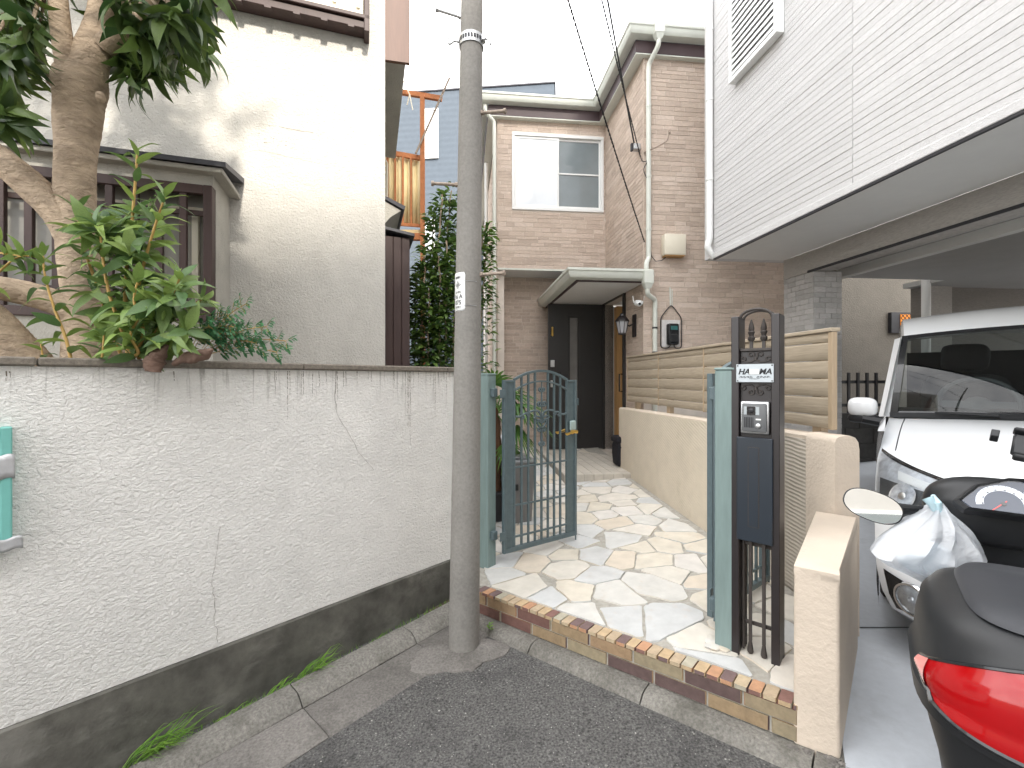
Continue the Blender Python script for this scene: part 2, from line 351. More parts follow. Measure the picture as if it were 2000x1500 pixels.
# kerb in front of the step
kb = tag(MB().add([spt(-.15, .0, gz(-.3)-.01), spt(SL+.3, .0, gz(1.2)-.01), spt(SL+.3, .06, gz(1.2)-.02), spt(-.15, .06, gz(-.3)-.02)], [(0, 1, 2, 3)]).build('step_kerb', m_conc), kind='structure')
u = -.16
for i in range(4):
    l = min(.60, SL+.42-u)
    pr = [(-.06, -.1), (-.06, .038), (.05, .036), (.066, .030), (.098, -.004), (.098, -.1)]
    mb = MB(); k = 6; n = len(pr); rows = []
    for q in range(k+1):
        uu = u+(l-.006)*q/k
        rows += [spt(uu, v+R.uniform(-.0015, .0015), gz(spt(uu, v, 0).x)+z+R.uniform(-.001, .001)) for v, z in pr]
    mb.add(rows, [(a*n+j, a*n+(j+1) % n, (a+1)*n+(j+1) % n, (a+1)*n+j) for a in range(k) for j in range(n)]+[tuple(range(n))[::-1], tuple(range(k*n, k*n+n))])
    mb.build('kerb_stone', m_conc, kb); u += l
# garage floor
fz = lambda x, y: gz(x)+.045
gf = sheet('garage_floor', [(1.10, 1.50), (3.2, -.30), (8.5, 3.5), (8.5, 7.5), (1.2, 7.2), (1.52, 2.2)], fz, m_floor)
mb = MB()
for (a, b) in (((1.52, 2.28), (2.7, 2.16)), ((2.2, 2.0), (3.9, 4.6))):
    a = Vector((*a, 0)); b = Vector((*b, 0)); n = Vector((-(b-a).y, (b-a).x, 0)).normalized()*.004
    mb.add([(*(p.xy), fz(p.x, p.y)+.003) for p in (a-n, b-n, b+n, a+n)], [(0, 1, 2, 3)])
mb.build('expansion_joint', m_dark, gf)
# ---------------------------------------------------------------- paved path with flagstones
path_poly = [(-.155, 2.715), (1.055, 1.672), (1.485, 2.2), (1.18, 5.35), (.95, 7.2), (-.65, 7.2)]
pth = sheet('paved_path', [(-.17, 2.72), (1.045, 1.672), (1.5, 2.19), (1.48, 3.2), (-.36, 3.2), (-.3, 2.75)], lambda x, y: plat(x, y)-.006, m_grout, .25)
pth2 = MB().add([(x, y, plat(x, y)-.006) for x, y in ((-.36, 3.2), (1.48, 3.2), (1.2, 7.3), (-.75, 7.3))], [(0, 1, 2, 3)]).build('grout_bed', m_grout, pth)
def clip(poly, p, n):
    o = []
    for i in range(len(poly)):
        a, b = poly[i], poly[(i+1) % len(poly)]; da = (a[0]-p[0])*n[0]+(a[1]-p[1])*n[1]; db = (b[0]-p[0])*n[0]+(b[1]-p[1])*n[1]
        if da <= 0: o.append(a)
        if da*db < 0: t = da/(da-db); o.append((a[0]+(b[0]-a[0])*t, a[1]+(b[1]-a[1])*t))
    return o
RS = random.Random(21); seeds = []
tries = 0
while tries < 6000:
    tries += 1
    x, y = RS.uniform(-.9, 1.6), RS.uniform(1.5, 7.3)
    md = RS.choice((.17, .22, .26, .3)) if tries > 900 else .36
    if all((x-a)**2+(y-b)**2 > md*md for a, b in seeds): seeds.append((x, y))
for i, s in enumerate(seeds):
    poly = list(path_poly)
    for j, q in enumerate(seeds):
        if j == i: continue
        d = math.hypot(q[0]-s[0], q[1]-s[1])
        if d > 1.6: continue
        bias = .5+.13*math.sin(min(i, j)*7.3+max(i, j)*3.1)*(1 if i < j else -1)     # uneven cuts
        n = ((q[0]-s[0])/d, (q[1]-s[1])/d); g = .0012+.0025*((i*j) % 3)/2
        poly = clip(poly, (s[0]+(q[0]-s[0])*bias-n[0]*g, s[1]+(q[1]-s[1])*bias-n[1]*g), n)
        if len(poly) < 3: break
    if len(poly) < 3: continue
    ar = abs(sum(poly[k][0]*poly[(k+1) % len(poly)][1]-poly[(k+1) % len(poly)][0]*poly[k][1] for k in range(len(poly))))/2
    if ar < .002: continue
    pts = []
    for k in range(len(poly)):                       # chipped edges, softened corners
        a, b = poly[k], poly[(k+1) % len(poly)]; l = math.hypot(b[0]-a[0], b[1]-a[1])
        if l < .02: pts.append(a); continue
        nx, ny = (b[1]-a[1])/l, -(b[0]-a[0])/l
        m_ = 4 if l > .15 else 2
        e = min(.012/l, .3)
        for q in [e]+[z/m_ for z in range(1, m_)]+[1-e]:
            dd = RS.uniform(-.006, 0) if 0.1 < q < .9 else 0
            pts.append((a[0]+(b[0]-a[0])*q+nx*dd, a[1]+(b[1]-a[1])*q+ny*dd))
    cx = sum(p[0] for p in pts)/len(pts); cy = sum(p[1] for p in pts)/len(pts); n = len(pts); tz = RS.uniform(0, .003); tx, ty = RS.uniform(-.006, .006), RS.uniform(-.006, .006)
    zz = lambda x, y: plat(x, y)+tz+tx*(x-cx)+ty*(y-cy)
    lo = [(x, y, zz(x, y)-.02) for x, y in pts]; mid = [(x, y, zz(x, y)-.003) for x, y in pts]
    top = [(cx+(x-cx)*.990, cy+(y-cy)*.990, zz(x, y)) for x, y in pts]
    mb = MB().add(lo+mid+top+[(cx, cy, zz(cx, cy))], [(k, (k+1) % n, n+(k+1) % n, n+k) for k in range(n)]+[(n+k, n+(k+1) % n, 2*n+(k+1) % n, 2*n+k) for k in range(n)]+[(2*n+k, 2*n+(k+1) % n, 3*n) for k in range(n)])
    me = mb.mesh('paving_stone', m_stone, 40, Vector((cx, cy, 0)))
    o = bpy.data.objects.new('paving_stone', me); COL.objects.link(o); o.parent = pth; o.location = (cx, cy, 0)
# ---------------------------------------------------------------- brick step
stp = tag(MB().ext([spt(-.02, -.09, -.02), spt(SL, -.09, .05), spt(SL, -.006, .05), spt(-.02, -.006, -.02)], (0, 0, .172)).build('brick_step', m_grout), kind='structure')
def zt(u): return .168+(.243-.168)*u/SL
def sbrick(u0, u1, v0, v1, d0, d1, mat, name, b=.004):
    mb = MB(); mb.bev(u0, u1, -v1, -v0, 0, 1, b)
    # shear to follow the slope: z 0..1 -> d0..d1 below the top line
    for i, p in enumerate(mb.v):
        f = min(max(p.z, 0), 1); bb = p.z
        q = spt(p.x, -p.y, zt(p.x)+(d0+(d1-d0)*bb)); mb.v[i] = q
    return mb.build(name, mat, stp, 30)
for row, (d0, d1) in enumerate(((-.125, -.073), (-.066, -.016))):
    u = -.05-.11*row
    while u < SL:
        l = .215+R.uniform(-.003, .003); a, b = max(u, -.02), min(u+l, SL-.002)
        if b-a > .02: sbrick(a, b, -.05, R.uniform(-.001, .0015), d0, d1, m_sbrick, 'brick')
        u += l+.008
u = -.02
while u < SL-.01:
    l = .0445+R.uniform(-.002, .002); sbrick(u, min(u+l, SL-.002), -.072, .003+R.uniform(-.001, .001), -.013, .003+R.uniform(-.001, .001), m_rbrick, 'edge_brick', .003); u += l+.0055
# ---------------------------------------------------------------- plaster boundary wall
bw = thing('boundary_wall', 'white textured plaster garden wall on dark concrete plinth, grey coping on top', 'wall', wpt(-1.2, -.06, 0))
Mw = fr(WE, WU, -WN)      # x along wall, y into the garden
MB(Mw).box(-3.6, .215, .006, .12, .242, 1.443).build('plaster_panel', m_plast, bw)
MB(Mw).bev(-3.6, .222, -.006, .13, -.45, .2395, .006).build('plinth', m_plinth, bw)
u = -3.6
while u < .2:
    l = min(.9, .235-u); MB(Mw).bev(u, u+l-.003, -.016, .145, 1.444, 1.475, .006).build('coping_stone', m_cap, bw); u += l
def crack(pts, wd, mat, parent, name='crack'):
    mb = MB(Mw); P2 = []
    RC = random.Random(len(pts)*13+int(abs(pts[0][0])*100))
    for i in range(len(pts)-1):
        for k in range(7):
            t = k/7; P2.append((pts[i][0]+(pts[i+1][0]-pts[i][0])*t+RC.uniform(-.006, .006), pts[i][1]+(pts[i+1][1]-pts[i][1])*t+RC.uniform(-.004, .004)))
    for i in range(len(P2)-1):
        (a, b), (c, d) = P2[i], P2[i+1]; h = wd*RC.uniform(.3, 1)
        mb.add([(a-h, .0045, b), (c-h, .0045, d), (c+h, .0045, d+h*.3), (a+h, .0045, b+h*.3)], [(0, 1, 2, 3)])
    mb.build(name, mat, parent, 0)
m_crack = MT('crack_line', (.34, .31, .27), .95, .3, 80)
def onwall(px, py):      # photo point -> (u, z) on the wall face
    k = (px-1000)/F; # WE + WU*u : x = k*y
    uu = (k*WE.y-WE.x)/(WU.x-k*WU.y); Y = WE.y+WU.y*uu
    return (uu, EYE-(py-HZ)/F*Y)
crack([onwall(*q) for q in ((655, 724), (657, 805), (700, 880), (735, 925))], .0013, m_crack, bw)
m_drip = MT('drip_stain', (.20, .17, .13), .95, .4, 60)
RD = random.Random(6)
def drip(px, y1):
    mb = MB(Mw); u0, za = onwall(px, 725); zb_ = onwall(px, y1)[1]; z = za; x = u0
    while z > zb_:
        l = RD.uniform(.004, .016); h = RD.uniform(.0006, .0024)*(.4+.6*(z-zb_)/(za-zb_)); x += RD.uniform(-.0012, .0012)
        mb.add([(x-h, .0040, z), (x+h*.6, .0040, z+RD.uniform(-.002, .002)), (x+h, .0040, z-l), (x-h*.5, .0040, z-l-.002)], [(0, 1, 2, 3)]); z -= l+RD.uniform(0, .007)
    mb.build('drip_stain', m_drip, bw, 0)
for (a_, b_) in ((340, 745), (537, 765), (541, 742), (563, 812), (566, 770), (590, 778), (593, 765), (612, 772), (624, 765), (637, 745), (657, 800), (659, 780), (672, 752), (676, 750), (698, 760), (720, 745), (726, 745), (769, 765), (771, 752), (792, 815), (797, 828), (800, 835), (802, 870), (818, 745), (842, 758), (849, 790), (851, 812), (862, 745), (868, 742), (873, 795), (12, 742), (20, 735)): drip(a_, b_)
crack([onwall(*q) for q in ((428, 1030), (415, 1140), (420, 1205), (426, 1262))], .0012, m_crack, bw)
# teal notice board at the left edge
nb = thing('notice_board', 'teal framed notice board patched with silver tape on the plaster wall', 'notice board', wpt(-2.05, .02, .85))
u1, zt1 = onwall(24, 832); zb1 = onwall(20, 1062)[1]
MB(Mw).bev(u1-.028, u1, -.042, .004, zb1, zt1, .004).bev(u1-.9, u1-.0285, -.042, .004, zt1-.05, zt1, .004).bev(u1-.9, u1-.0285, -.042, .004, zb1, zb1+.05, .004).build('frame', m_teal, nb)
MB(Mw).box(u1-.9, u1-.03, -.012, .002, zb1+.052, zt1-.052).build('board', m_dark, nb)
MB(Mw).box(u1-.9, u1-.034, -.024, -.020, zb1+.052, zt1-.052).build('pane', m_glassd, nb)
MB(Mw).box(u1-.040, u1-.030, -.036, -.026, zb1+.052, zt1-.052).build('inner_bead', m_white, nb)
for (za, zb_, ua) in ((onwall(10, 932)[1], onwall(10, 886)[1], -.03), (onwall(10, 1070)[1], onwall(10, 1046)[1], -.012)):
    mb = MB(Mw)
    mb.grid(lambda a, b: (u1+ua+.036-a*.2, -.0445-.001*math.sin(a*40+b*5)+max(0, (.03-a*.2))*.0, za+(zb_-za)*b+.004*math.sin(a*23)), 24, 4)
    solid(mb.build('tape_strip', m_tape, nb), .0006)
# ---------------------------------------------------------------- utility pole
PB = Vector((-.249, 2.36, 0)); PT = Vector((-.249+.041*2.15, 2.36, 7.2))
def pp(z): return PB.lerp(PT, z/7.2)
def pr(z): return .0795-.0137*z/2
pole = thing('utility_pole', 'grey concrete utility pole with step bolts, steel band and number plate', 'utility pole', PB)
MB().tube([pp(-.3+7.5*i/24) for i in range(25)], [pr(-.3+7.5*i/24) for i in range(25)], 32).build('shaft', m_pole, pole)
def bolt(px, py, side):
    z = EYE-(py-HZ)/F*2.36; c = pp(z); d = Vector((side, -.12, .0)).normalized(); ln = .125+pr(z)
    if py < 100: d = Vector((side, -.05, .28)).normalized()
    if side > 0: d = Vector((side, -.3, -.10 if py < 300 else 0)).normalized()
    a = c+d*(pr(z)-.004); b = c+d*ln
    o = MB().tube([a, b], .0085, 10).tube([b-d*.004, b+d*.008], .0135, 10).tube([a, a+d*.016], .0135, 6).build('step_bolt', m_boltr if py > 150 else m_galv, pole)
for q in ((862, 40, -1), (975, 222, 1), (860, 362, -1), (975, 538, 1)): bolt(*q)
zb = EYE-(85-HZ)/F*2.36; cb = pp(zb); rb = pr(zb)
band = MB().lathe([(rb+.002, -.026), (rb+.006, -.026), (rb+.006, .026), (rb+.002, .026)], 40, cb, False).build('steel_band', m_galv, pole)
for i in range(26):
    a = 2*math.pi*i/26; c = cb+Vector((math.cos(a)*(rb+.0062), math.sin(a)*(rb+.0062), 0)); M = fr(c, (-math.sin(a), math.cos(a), 0))
    MB(M).box(-.005, .005, -.001, .001, -.010, .010).build('slot', m_dark, band)
hk = [cb+Vector((-rb-.002, -.01, 0)), cb+Vector((-rb-.03, -.015, .002)), cb+Vector((-rb-.045, -.016, -.012)), cb+Vector((-rb-.055, -.017, -.016)), cb+Vector((-rb-.062, -.018, -.002)), cb+Vector((-rb-.058, -.018, .022))]
MB().tube(hk, .006, 8).build('hook', m_galv, band)
MB().tube([cb+Vector((rb, -.03, .01)), cb+Vector((rb+.03, -.035, -.004)), cb+Vector((rb+.045, -.036, -.03))], .007, 8).bev(cb.x+rb-.004, cb.x+rb+.016, cb.y-.045, cb.y-.01, cb.z-.012, cb.z+.02, .003).build('clamp_lug', m_galv, band)
# number plate, wrapped on the left front of the pole
zp0, zp1 = EYE-(606-HZ)/F*2.28, EYE-(530-HZ)/F*2.28; zc = (zp0+zp1)/2; hh = (zp1-zp0)/2; cp = pp(zc); rp_ = pr(zc)+.002
A0 = math.radians(-134); 
def onpole(u, z, d=0):
    a = A0+u/rp_; return Vector((cp.x+(rp_+d)*math.cos(a), cp.y+(rp_+d)*math.sin(a), zc+z))
HWp = .044
pl = MB().grid(lambda a, b: onpole((a*2-1)*HWp*(1 if .06 < b < .94 else .86), (b*2-1)*hh), 14, 14).build('number_plate', m_white, pole); solid(pl, .003, 1)
def bend(o):
    for v in o.data.vertices:
        p = onpole(v.co.x, v.co.y, .0012+max(v.co.z, 0)*.3)-wl(pole); v.co = p
Id = Matrix.Identity(4)
def ptext(s, size, y, x=0):
    o = text('plate_text', s, size, m_ink, pole, Matrix.Translation(wl(pole)) @ Matrix.Translation((x, y, 0)), 0, .0003); bend(o); return o
ptext('北嶺町', .013, hh*.70); ptext('品川東支', .010, -hh*.02-.003)
ptext('16 A', .030, -hh*.35); ptext('075', .030, -hh*.66); ptext('東京電力', .010, -hh*.83)
mb = MB()
for k in range(4):
    a = k*math.pi/2; c, s = math.cos(a), math.sin(a)
    q = [(0.003, 0), (.009, .005), (.019, 0), (.009, -.005), (.003, 0)]
    mb.tube([(c*x-s*y, s*x+c*y+hh*.36, .0006) for x, y in q], .0013, 4)
o = mb.build('plate_emblem', m_ink); o.parent = pole
bend(o)
for zz in (hh*.55, -hh*.72):
    zr = zc+zz; c = pp(zr); r_ = pr(zr)+.0015
    MB().tube([c+Vector((r_*math.cos(a), r_*math.sin(a), 0)) for a in [A0+HWp/rp_-.1+t*.09 for t in range(12)]], .0012, 5).build('plate_wire', m_galv, pole)
# rough mortar collar round the pole foot
RB = random.Random(5); n = 40; ring = []
for k in range(n):
    a = 2*math.pi*k/n; rr = .17*(1+.18*math.sin(2*a+.7)+.10*math.sin(5*a+1))+RB.uniform(-.01, .01)
    ring.append((rr*math.cos(a)*1.15-.03, rr*math.sin(a)*.82-.05))
mb = MB(); V = []
for f, h in ((1.12, -.01), (1.10, .006), (1.0, .012), (.7, .017), (.45, .026), (.0, .028)):
    for x, y in ring:
        X, Y = PB.x+x*f, PB.y+y*f; V.append((X, Y, gz(X)+h+RB.uniform(-.0025, .0025)))
mb.add(V, [(j*n+k, j*n+(k+1) % n, (j+1)*n+(k+1) % n, (j+1)*n+k) for j in range(5) for k in range(n)])
mb.build('mortar_collar', m_slab, pole)
# ---------------------------------------------------------------- cream wall with combed face and low end pier
cw = thing('cream_wall', 'cream rendered garden wall with combed face and lower stepped end beside the driveway', 'wall', (1.45, 3.4, .2))
def wx(Y): return 1.437-.0985*(Y-3.32)
a0 = Vector((wx(2.2), 2.2, 0)); a1 = Vector((wx(5.3), 5.3, 0)); cu_ = (a1-a0).normalized(); cl = (a1-a0).length; cn = Vector((cu_.y, -cu_.x, 0))
Mc = fr(a0, cu_, -cn)     # x away from the street, y towards the path
def wtop(x): return 1.118-.05*x/cl
def slabx(x0, x1, y0, y1, z0, dz=0):
    mb = MB(Mc); k = 8; V = []
    for i in range(k+1):
        x = x0+(x1-x0)*i/k; t = wtop(x)+dz
        V += [(x, y0, z0), (x, y1, z0), (x, y1, t-.012), (x, y1-.014, t), (x, y0+.014, t), (x, y0, t-.012)]
    return mb.add(V, [(i*6+j, i*6+(j+1) % 6, (i+1)*6+(j+1) % 6, (i+1)*6+j) for i in range(k) for j in range(6)]+[tuple(range(6))[::-1], tuple(range(k*6, k*6+6))])
slabx(.16, cl, -.118, -.004, -.3).build('wall_core', m_cream, cw)
MB(Mc).add([(.14, 0, -.2), (.9, 0, -.2), (.9, 0, wtop(.9)-.02), (.14, 0, wtop(.14)-.03), (.14, -.006, -.2), (.9, -.006, -.2), (.9, -.006, wtop(.9)-.02), (.14, -.006, wtop(.14)-.03)], [(0, 1, 2, 3), (0, 4, 5, 1), (2, 6, 7, 3), (0, 3, 7, 4)]).build('combed_panel', m_comb2, cw)
MB(Mc).add([(.9, 0, -.2), (cl-.01, 0, -.2), (cl-.01, 0, wtop(cl)-.014), (.9, 0, wtop(.9)-.02), (.9, -.006, -.2), (cl-.01, -.006, -.2), (cl-.01, -.006, wtop(cl)-.014), (.9, -.006, wtop(.9)-.02)], [(0, 1, 2, 3), (1, 5, 6, 2), (2, 6, 7, 3)]).build('combed_panel', m_comb, cw)
# smooth rounded end of the wall, then the low pier out to the kerb
pts = [(-.01, 0), (-.01, .62), (-.01, .98)]
end = MB(Mc); prof = [(-.128, -.3), (-.128, 1.06), (-.122, 1.095), (-.105, 1.117), (-.08, 1.126), (-.02, 1.124), (-.002, 1.112), (.006, 1.09), (.006, -.3)]
V = []
for x, s in ((-.02, .96), (-.008, .99), (.004, 1), (.165, 1)):
    V += [(x, -.061+(y+.061)*s, z if z < 0 else z*(.985+.015*s if s < 1 else 1)) for y, z in prof]
n = len(prof); end.add(V, [(i*n+j, i*n+j+1, (i+1)*n+j+1, (i+1)*n+j) for i in range(3) for j in range(n-1)]+[tuple(range(n))[::-1], tuple(range(3*n, 4*n))])
end.build('rounded_end', m_cream, cw, 50)
foot = [Vector((.995, 1.612, 0)), Vector((1.105, 1.532, 0)), Vector((1.612, 2.12, 0)), Vector((1.484, 2.225, 0))]
ctr = sum(foot, Vector())/4; mb = MB(); V = []
for z, s in ((-.2, 1.0), (.70, .985), (.735, .975), (.748, .93)):
    for i, p in enumerate(foot):
        q = ctr+(p-ctr)*s; q = Vector((q.x, q.y, z+(.012 if i > 1 and z > .5 else 0))); V.append(q)
bm = bmesh.new(); bv = [bm.verts.new(p) for p in V]
for j in range(3):
    for i in range(4): bm.faces.new([bv[j*4+i], bv[j*4+(i+1) % 4], bv[j*4+4+(i+1) % 4], bv[j*4+4+i]])
bm.faces.new(bv[12:16])
bmesh.ops.bevel(bm, geom=[e for e in bm.edges if abs(e.verts[0].co.z-e.verts[1].co.z) > .05], offset=.014, segments=3, affect='EDGES', profile=.6)
bm.verts.index_update(); mb.add([v.co.copy() for v in bm.verts], [[v.index for v in f.verts] for f in bm.faces]); bm.free()
mb.build('low_pier', m_cream, cw, 40)
mb = MB(); RB = random.Random(3)     # crumbled mortar at the pier's foot
for k in range(26):
    t = RB.random(); p = Vector((.985, 1.60, 0)).lerp(Vector((1.13, 1.49, 0)), t)
    mb.ell((p.x+RB.uniform(-.01, .01), p.y+RB.uniform(-.02, .01), gz(p.x)+.033), (RB.uniform(.006, .022), RB.uniform(.006, .018), RB.uniform(.004, .014)), 6, 4)
tag(mb.build('crumbled_mortar', m_slab, cw), kind='stuff')
# ---------------------------------------------------------------- wood-look fence above it
fn = thing('slat_fence', 'light brown wood-look slat fence standing above the cream wall', 'fence', (1.5, 3.6, 1.1))
f0 = Vector((1.602, 2.278, 0)); f1 = Vector((1.32, 5.147, 0)); fu = (f1-f0).normalized(); fl = (f1-f0).length
Mf = fr(f0, fu, Vector((-fu.y, fu.x, 0)))     # x away, y towards the path (left)
secs = [0, .385, 1.22, 2.05, fl]
rows = [(1.150, 1.212), (1.2155, 1.306), (1.3095, 1.400), (1.4035, 1.492), (1.4955, 1.584), (1.5875, 1.634)]
for i in range(len(secs)-1):
    for (z0, z1) in rows:
        mb = MB(Mf); x0, x1 = secs[i]+.006, secs[i+1]-.006
        pf = [(0, z0), (.006, z0), (.013, z0+.010), (.015, (z0+z1)/2), (.012, z1-.008), (.004, z1), (0, z1)]
        n = len(pf); mb.add([(x, y, z) for x in (x0, x1) for y, z in pf], [(j, (j+1) % n, n+(j+1) % n, n+j) for j in range(n)]+[tuple(range(n))[::-1], tuple(range(n, 2*n))])
        mb.build('board', m_fence, fn)
MB(Mf).bev(-.022, fl+.004, -.028, .026, 1.636, 1.655, .003).build('top_rail', m_fence, fn)
for x in secs: MB(Mf).bev(x-.006 if x else -.020, x+.006, -.012, .018, 1.146, 1.635, .002).build('cover_strip', m_fpost, fn)
for x in (.12, 1.0, 1.9, 2.7): MB(Mf).bev(x-.03, x+.03, -.058, -.013, .6, 1.6, .003).build('fence_post', m_fpost, fn)
# ---------------------------------------------------------------- gate posts and gate leaves
def gpost(p, z0, z1, label, hy):
    t = thing('gate_post', label, 'gate post', (p.x, p.y, z0), 'green gate posts'); M = fr(p, ST, -SN)
    MB(M).bev(0, .078, 0, .078, z0-.05, z1-.012, .004).build('shaft', m_green, t)
    MB(M).bev(-.003, .081, -.003, .081, z1-.012, z1, .004).build('cap', m_green, t)
    for z in hy: MB(M).bev(-.03 if p.x > 0 else .0785, -.0095 if p.x > 0 else .11, .02, .06, z-.028, z+.028, .003).build('hinge', m_gate, t)
    if p.x > 0:
        MB(M).box(-.009, -.0005, .012, .07, z0+.1, z1-.08).build('stop_strip', m_gate, t)
        mb = MB(); RB2 = random.Random(8); c = M @ Vector((.0, .03, 0))
        for k in range(10): mb.ell((c.x+RB2.uniform(-.03, .07), c.y+RB2.uniform(-.05, .03), plat(c.x, c.y)+.004), (RB2.uniform(.02, .05), RB2.uniform(.02, .04), .006), 8, 5)
        tag(mb.build('mortar_foot', m_stone, t), kind='stuff')
gpost(Vector((-.215, 2.996, 0)), .17, 1.436, 'weathered green square gate post beside the utility pole', (.38, 1.31))
gpost(Vector((.884, 1.985, 0)), .235, 1.449, 'green square gate post left of the dark letterbox pillar', (.40, 1.335))
GL = .648
def gate(name, label, hinge, d, zb, handle):
    t = thing(name, label, 'gate', (hinge.x, hinge.y, zb), 'arched iron gate leaves')
    d = Vector(d).normalized(); M = fr(Vector((hinge.x, hinge.y, zb)), d)
    H = 1.14; A = .062; ys = .009
    def arch(u, base=H): return base+A*(1-((u-GL/2)/(GL/2-.09))**2) if .09 < u < GL-.09 else base
    fm = MB(M)
    fm.bev(0, .022, -.014, .014, 0, H, .002).bev(GL-.022, GL, -.014, .014, 0, H, .002).bev(.022, GL-.022, -.014, .014, 0, .03, .002)
    fm.bev(.082, .096, -.010, .010, .03, H, .002).bev(GL-.096, GL-.082, -.010, .010, .03, H, .002)
    fm.bev(.022, .082, -.012, .012, H-.016, H, .002).bev(GL-.082, GL-.022, -.012, .012, H-.016, H, .002)
    fm.build('frame', m_gate, t)
    for u0 in (.0225, GL-.0815):
        MB(M).box(u0, u0+.059, -.004, .004, .03, H-.017).build('stile_panel', m_gate, t)
    ap = [(.089+(GL-.178)*i/20) for i in range(21)]
    top = MB(M)
    for z0, th in ((-.006, .016), (-.075, .010)):
        V = []
        for u_ in ap:
            z = arch(min(max(u_, .0901), GL-.0901))+z0
            V += [(u_, -.011, z), (u_, .011, z), (u_, .011, z+th), (u_, -.011, z+th)]
        top.add(V, [(i*4+j, i*4+(j+1) % 4, i*4+4+(j+1) % 4, i*4+4+j) for i in range(20) for j in range(4)]+[(3, 2, 1, 0), (80, 81, 82, 83)])
    top.build('arched_rail', m_gate, t)
    for z in (.094, .303, .556): MB(M).bev(.022, GL-.022, -.006, .006, z-.006, z+.006, .001).build('cross_rail', m_gate, t)
    c = GL/2
    for k in range(7):
        u_ = c+(k-3)*.0575; zz = arch(u_)-.003
        b = MB(M); s = .0065
        if k == 3: zz = .80
        b.box(u_-s, u_+s, -s, s, .03, zz)
        if k in (1, 3, 5):
            for zk in ((.303, .556) if k != 1 else (.303, .54)):
                Q = [(u_, -.009, zk), (u_+.012, 0, zk), (u_, .009, zk), (u_-.012, 0, zk), (u_, 0, zk+.038), (u_, 0, zk-.038)]
                b.add(Q, [(0, 1, 4), (1, 2, 4), (2, 3, 4), (3, 0, 4), (1, 0, 5), (2, 1, 5), (3, 2, 5), (0, 3, 5)])
        b.build('bar', m_gate, t)
    orn = MB(M)
    def tb(pts, r=.0075): orn.tube([(x, -.003, z) for x, z in pts], r, 6)
    for sg in (-1, 1):
        def S(cx, cz, r0, r1, a0, tr): return [(c+sg*(x-c), z) for x, z in scroll(cx, cz, r0, r1, a0, tr)]
        tb([(c+sg*x, z) for x, z in ((0, .875), (.012, .905), (.035, .925), (.06, .93), (.10, .925), (.115, .912))])
        tb(S(c+.118, .902, .012, .003, math.pi/2, -1.2)); tb(S(c+.165, .895, .016, .004, math.pi, 1.2))
        tb([(c+sg*x, z) for x, z in ((.118, .914), (.15, .912), (.17, .898), (.20, .893), (.235, .9))])
        tb([(c+sg*x, z) for x, z in ((0, .84), (.02, .86), (.045, .868), (.07, .88), (.045, .89), (.02, .885), (-.02, .845))])
        tb([(c+sg*x, z) for x, z in ((0, .80), (.03, .828), (.04, .85), (.015, .865), (-.015, .90), (-.022, .925))])
        tb(S(c+.021, .975, .020, .005, -math.pi*.8, 1.15)); tb(S(c+.014, 1.075, .014, .004, -math.pi*.8, 1.1))
        tb(S(c+.020, .795, .019, .005, math.pi*.9, -1.1)); tb(S(c+.014, .695, .014, .004, math.pi*.9, -1.1))
    tb([(c, .80), (c, 1.13)], .0045); tb([(c, .95), (c, 1.0), (c, 1.06)], .007); tb([(c, .70), (c, .755), (c, .80)], .007)
    orn.build('scroll_ornament', m_gate, t)
    for z in (.12, 1.05): MB(M).bev(-.035, .012, -.022, -.0145, z-.028, z+.028, .002).build('hinge_plate', m_gate, t)
    MB(M).bev(GL+.0005, GL+.012, -.02, .02, .955, 1.005, .002).bev(GL-.012, GL-.004, -.012, -.004, -.05, .0, .001).build('latch', m_gate, t)
    if handle:
        lk = MB(M).bev(GL-.078, GL-.022, -.03, -.0145, .775, .845, .006).build('lock_box', MT('lock_box_paint', (.36, .46, .45), .4, .05), t)
        for sy in (-1, 1):
            hd = MB(M); y = -.055 if sy < 0 else .05
            hd.tube([(GL-.05, sy*.015, .762), (GL-.05, y, .762)], .008, 8)
            hd.tube([(GL-.038, y, .765), (GL-.06, y-.003*sy, .768), (GL-.10, y, .761), (GL-.135, y, .754), (GL-.15, y, .762)], [.013, .012, .008, .010, .005], 8)
            hd.tube([(GL-.05, sy*.0145, .762), (GL-.05, sy*.02, .762)], .017, 12)
            hd.build('lever_handle', m_brass, t)
gate('iron_gate', 'open grey-green arched iron gate with brass handle in front of house door', Vector((-.060, 2.985, 0)), (.818, .575, 0), .252, True)
gate('iron_gate', 'second iron gate leaf folded back behind the dark letterbox pillar', Vector((.925, 2.13, 0)), (.775, .63, 0), .285, False)
# ---------------------------------------------------------------- letterbox pillar with intercom and nameplate
LP_ = Vector((.934, 1.941, 0)); W = .182; D = .10
lp = thing('letterbox_pillar', 'black steel letterbox pillar with nameplate, intercom and wrought iron arch', 'letterbox', (1.0, 1.9, .24))
Ml = fr(LP_, ST, -SN) @ Matrix.Rotation(0, 4, 'Z')
def lean(z): return 0
for x0 in (0, W-.031): MB(Ml).bev(x0, x0+.031, 0, D, .215, 1.664, .0025).build('upright', m_black, lp)
MB(Ml).bev(.0315, W-.0315, .022, .07, .735, 1.515, .002).build('back_panel', m_black, lp)
MB(Ml).bev(.0315, W-.0315, .012, .08, 1.5155, 1.528, .002).build('panel_cap', m_iron, lp)
ar = MB(Ml); A_ = []
for i in range(17):
    a = math.pi*i/16; A_.append((W/2-math.cos(a)*(W/2-.031), 1.655+.036*math.sin(a)))
for y in (.02, .075): ar.tube([(x, y, z) for x, z in A_], .006, 8)
ar.build('arch', m_iron, lp)
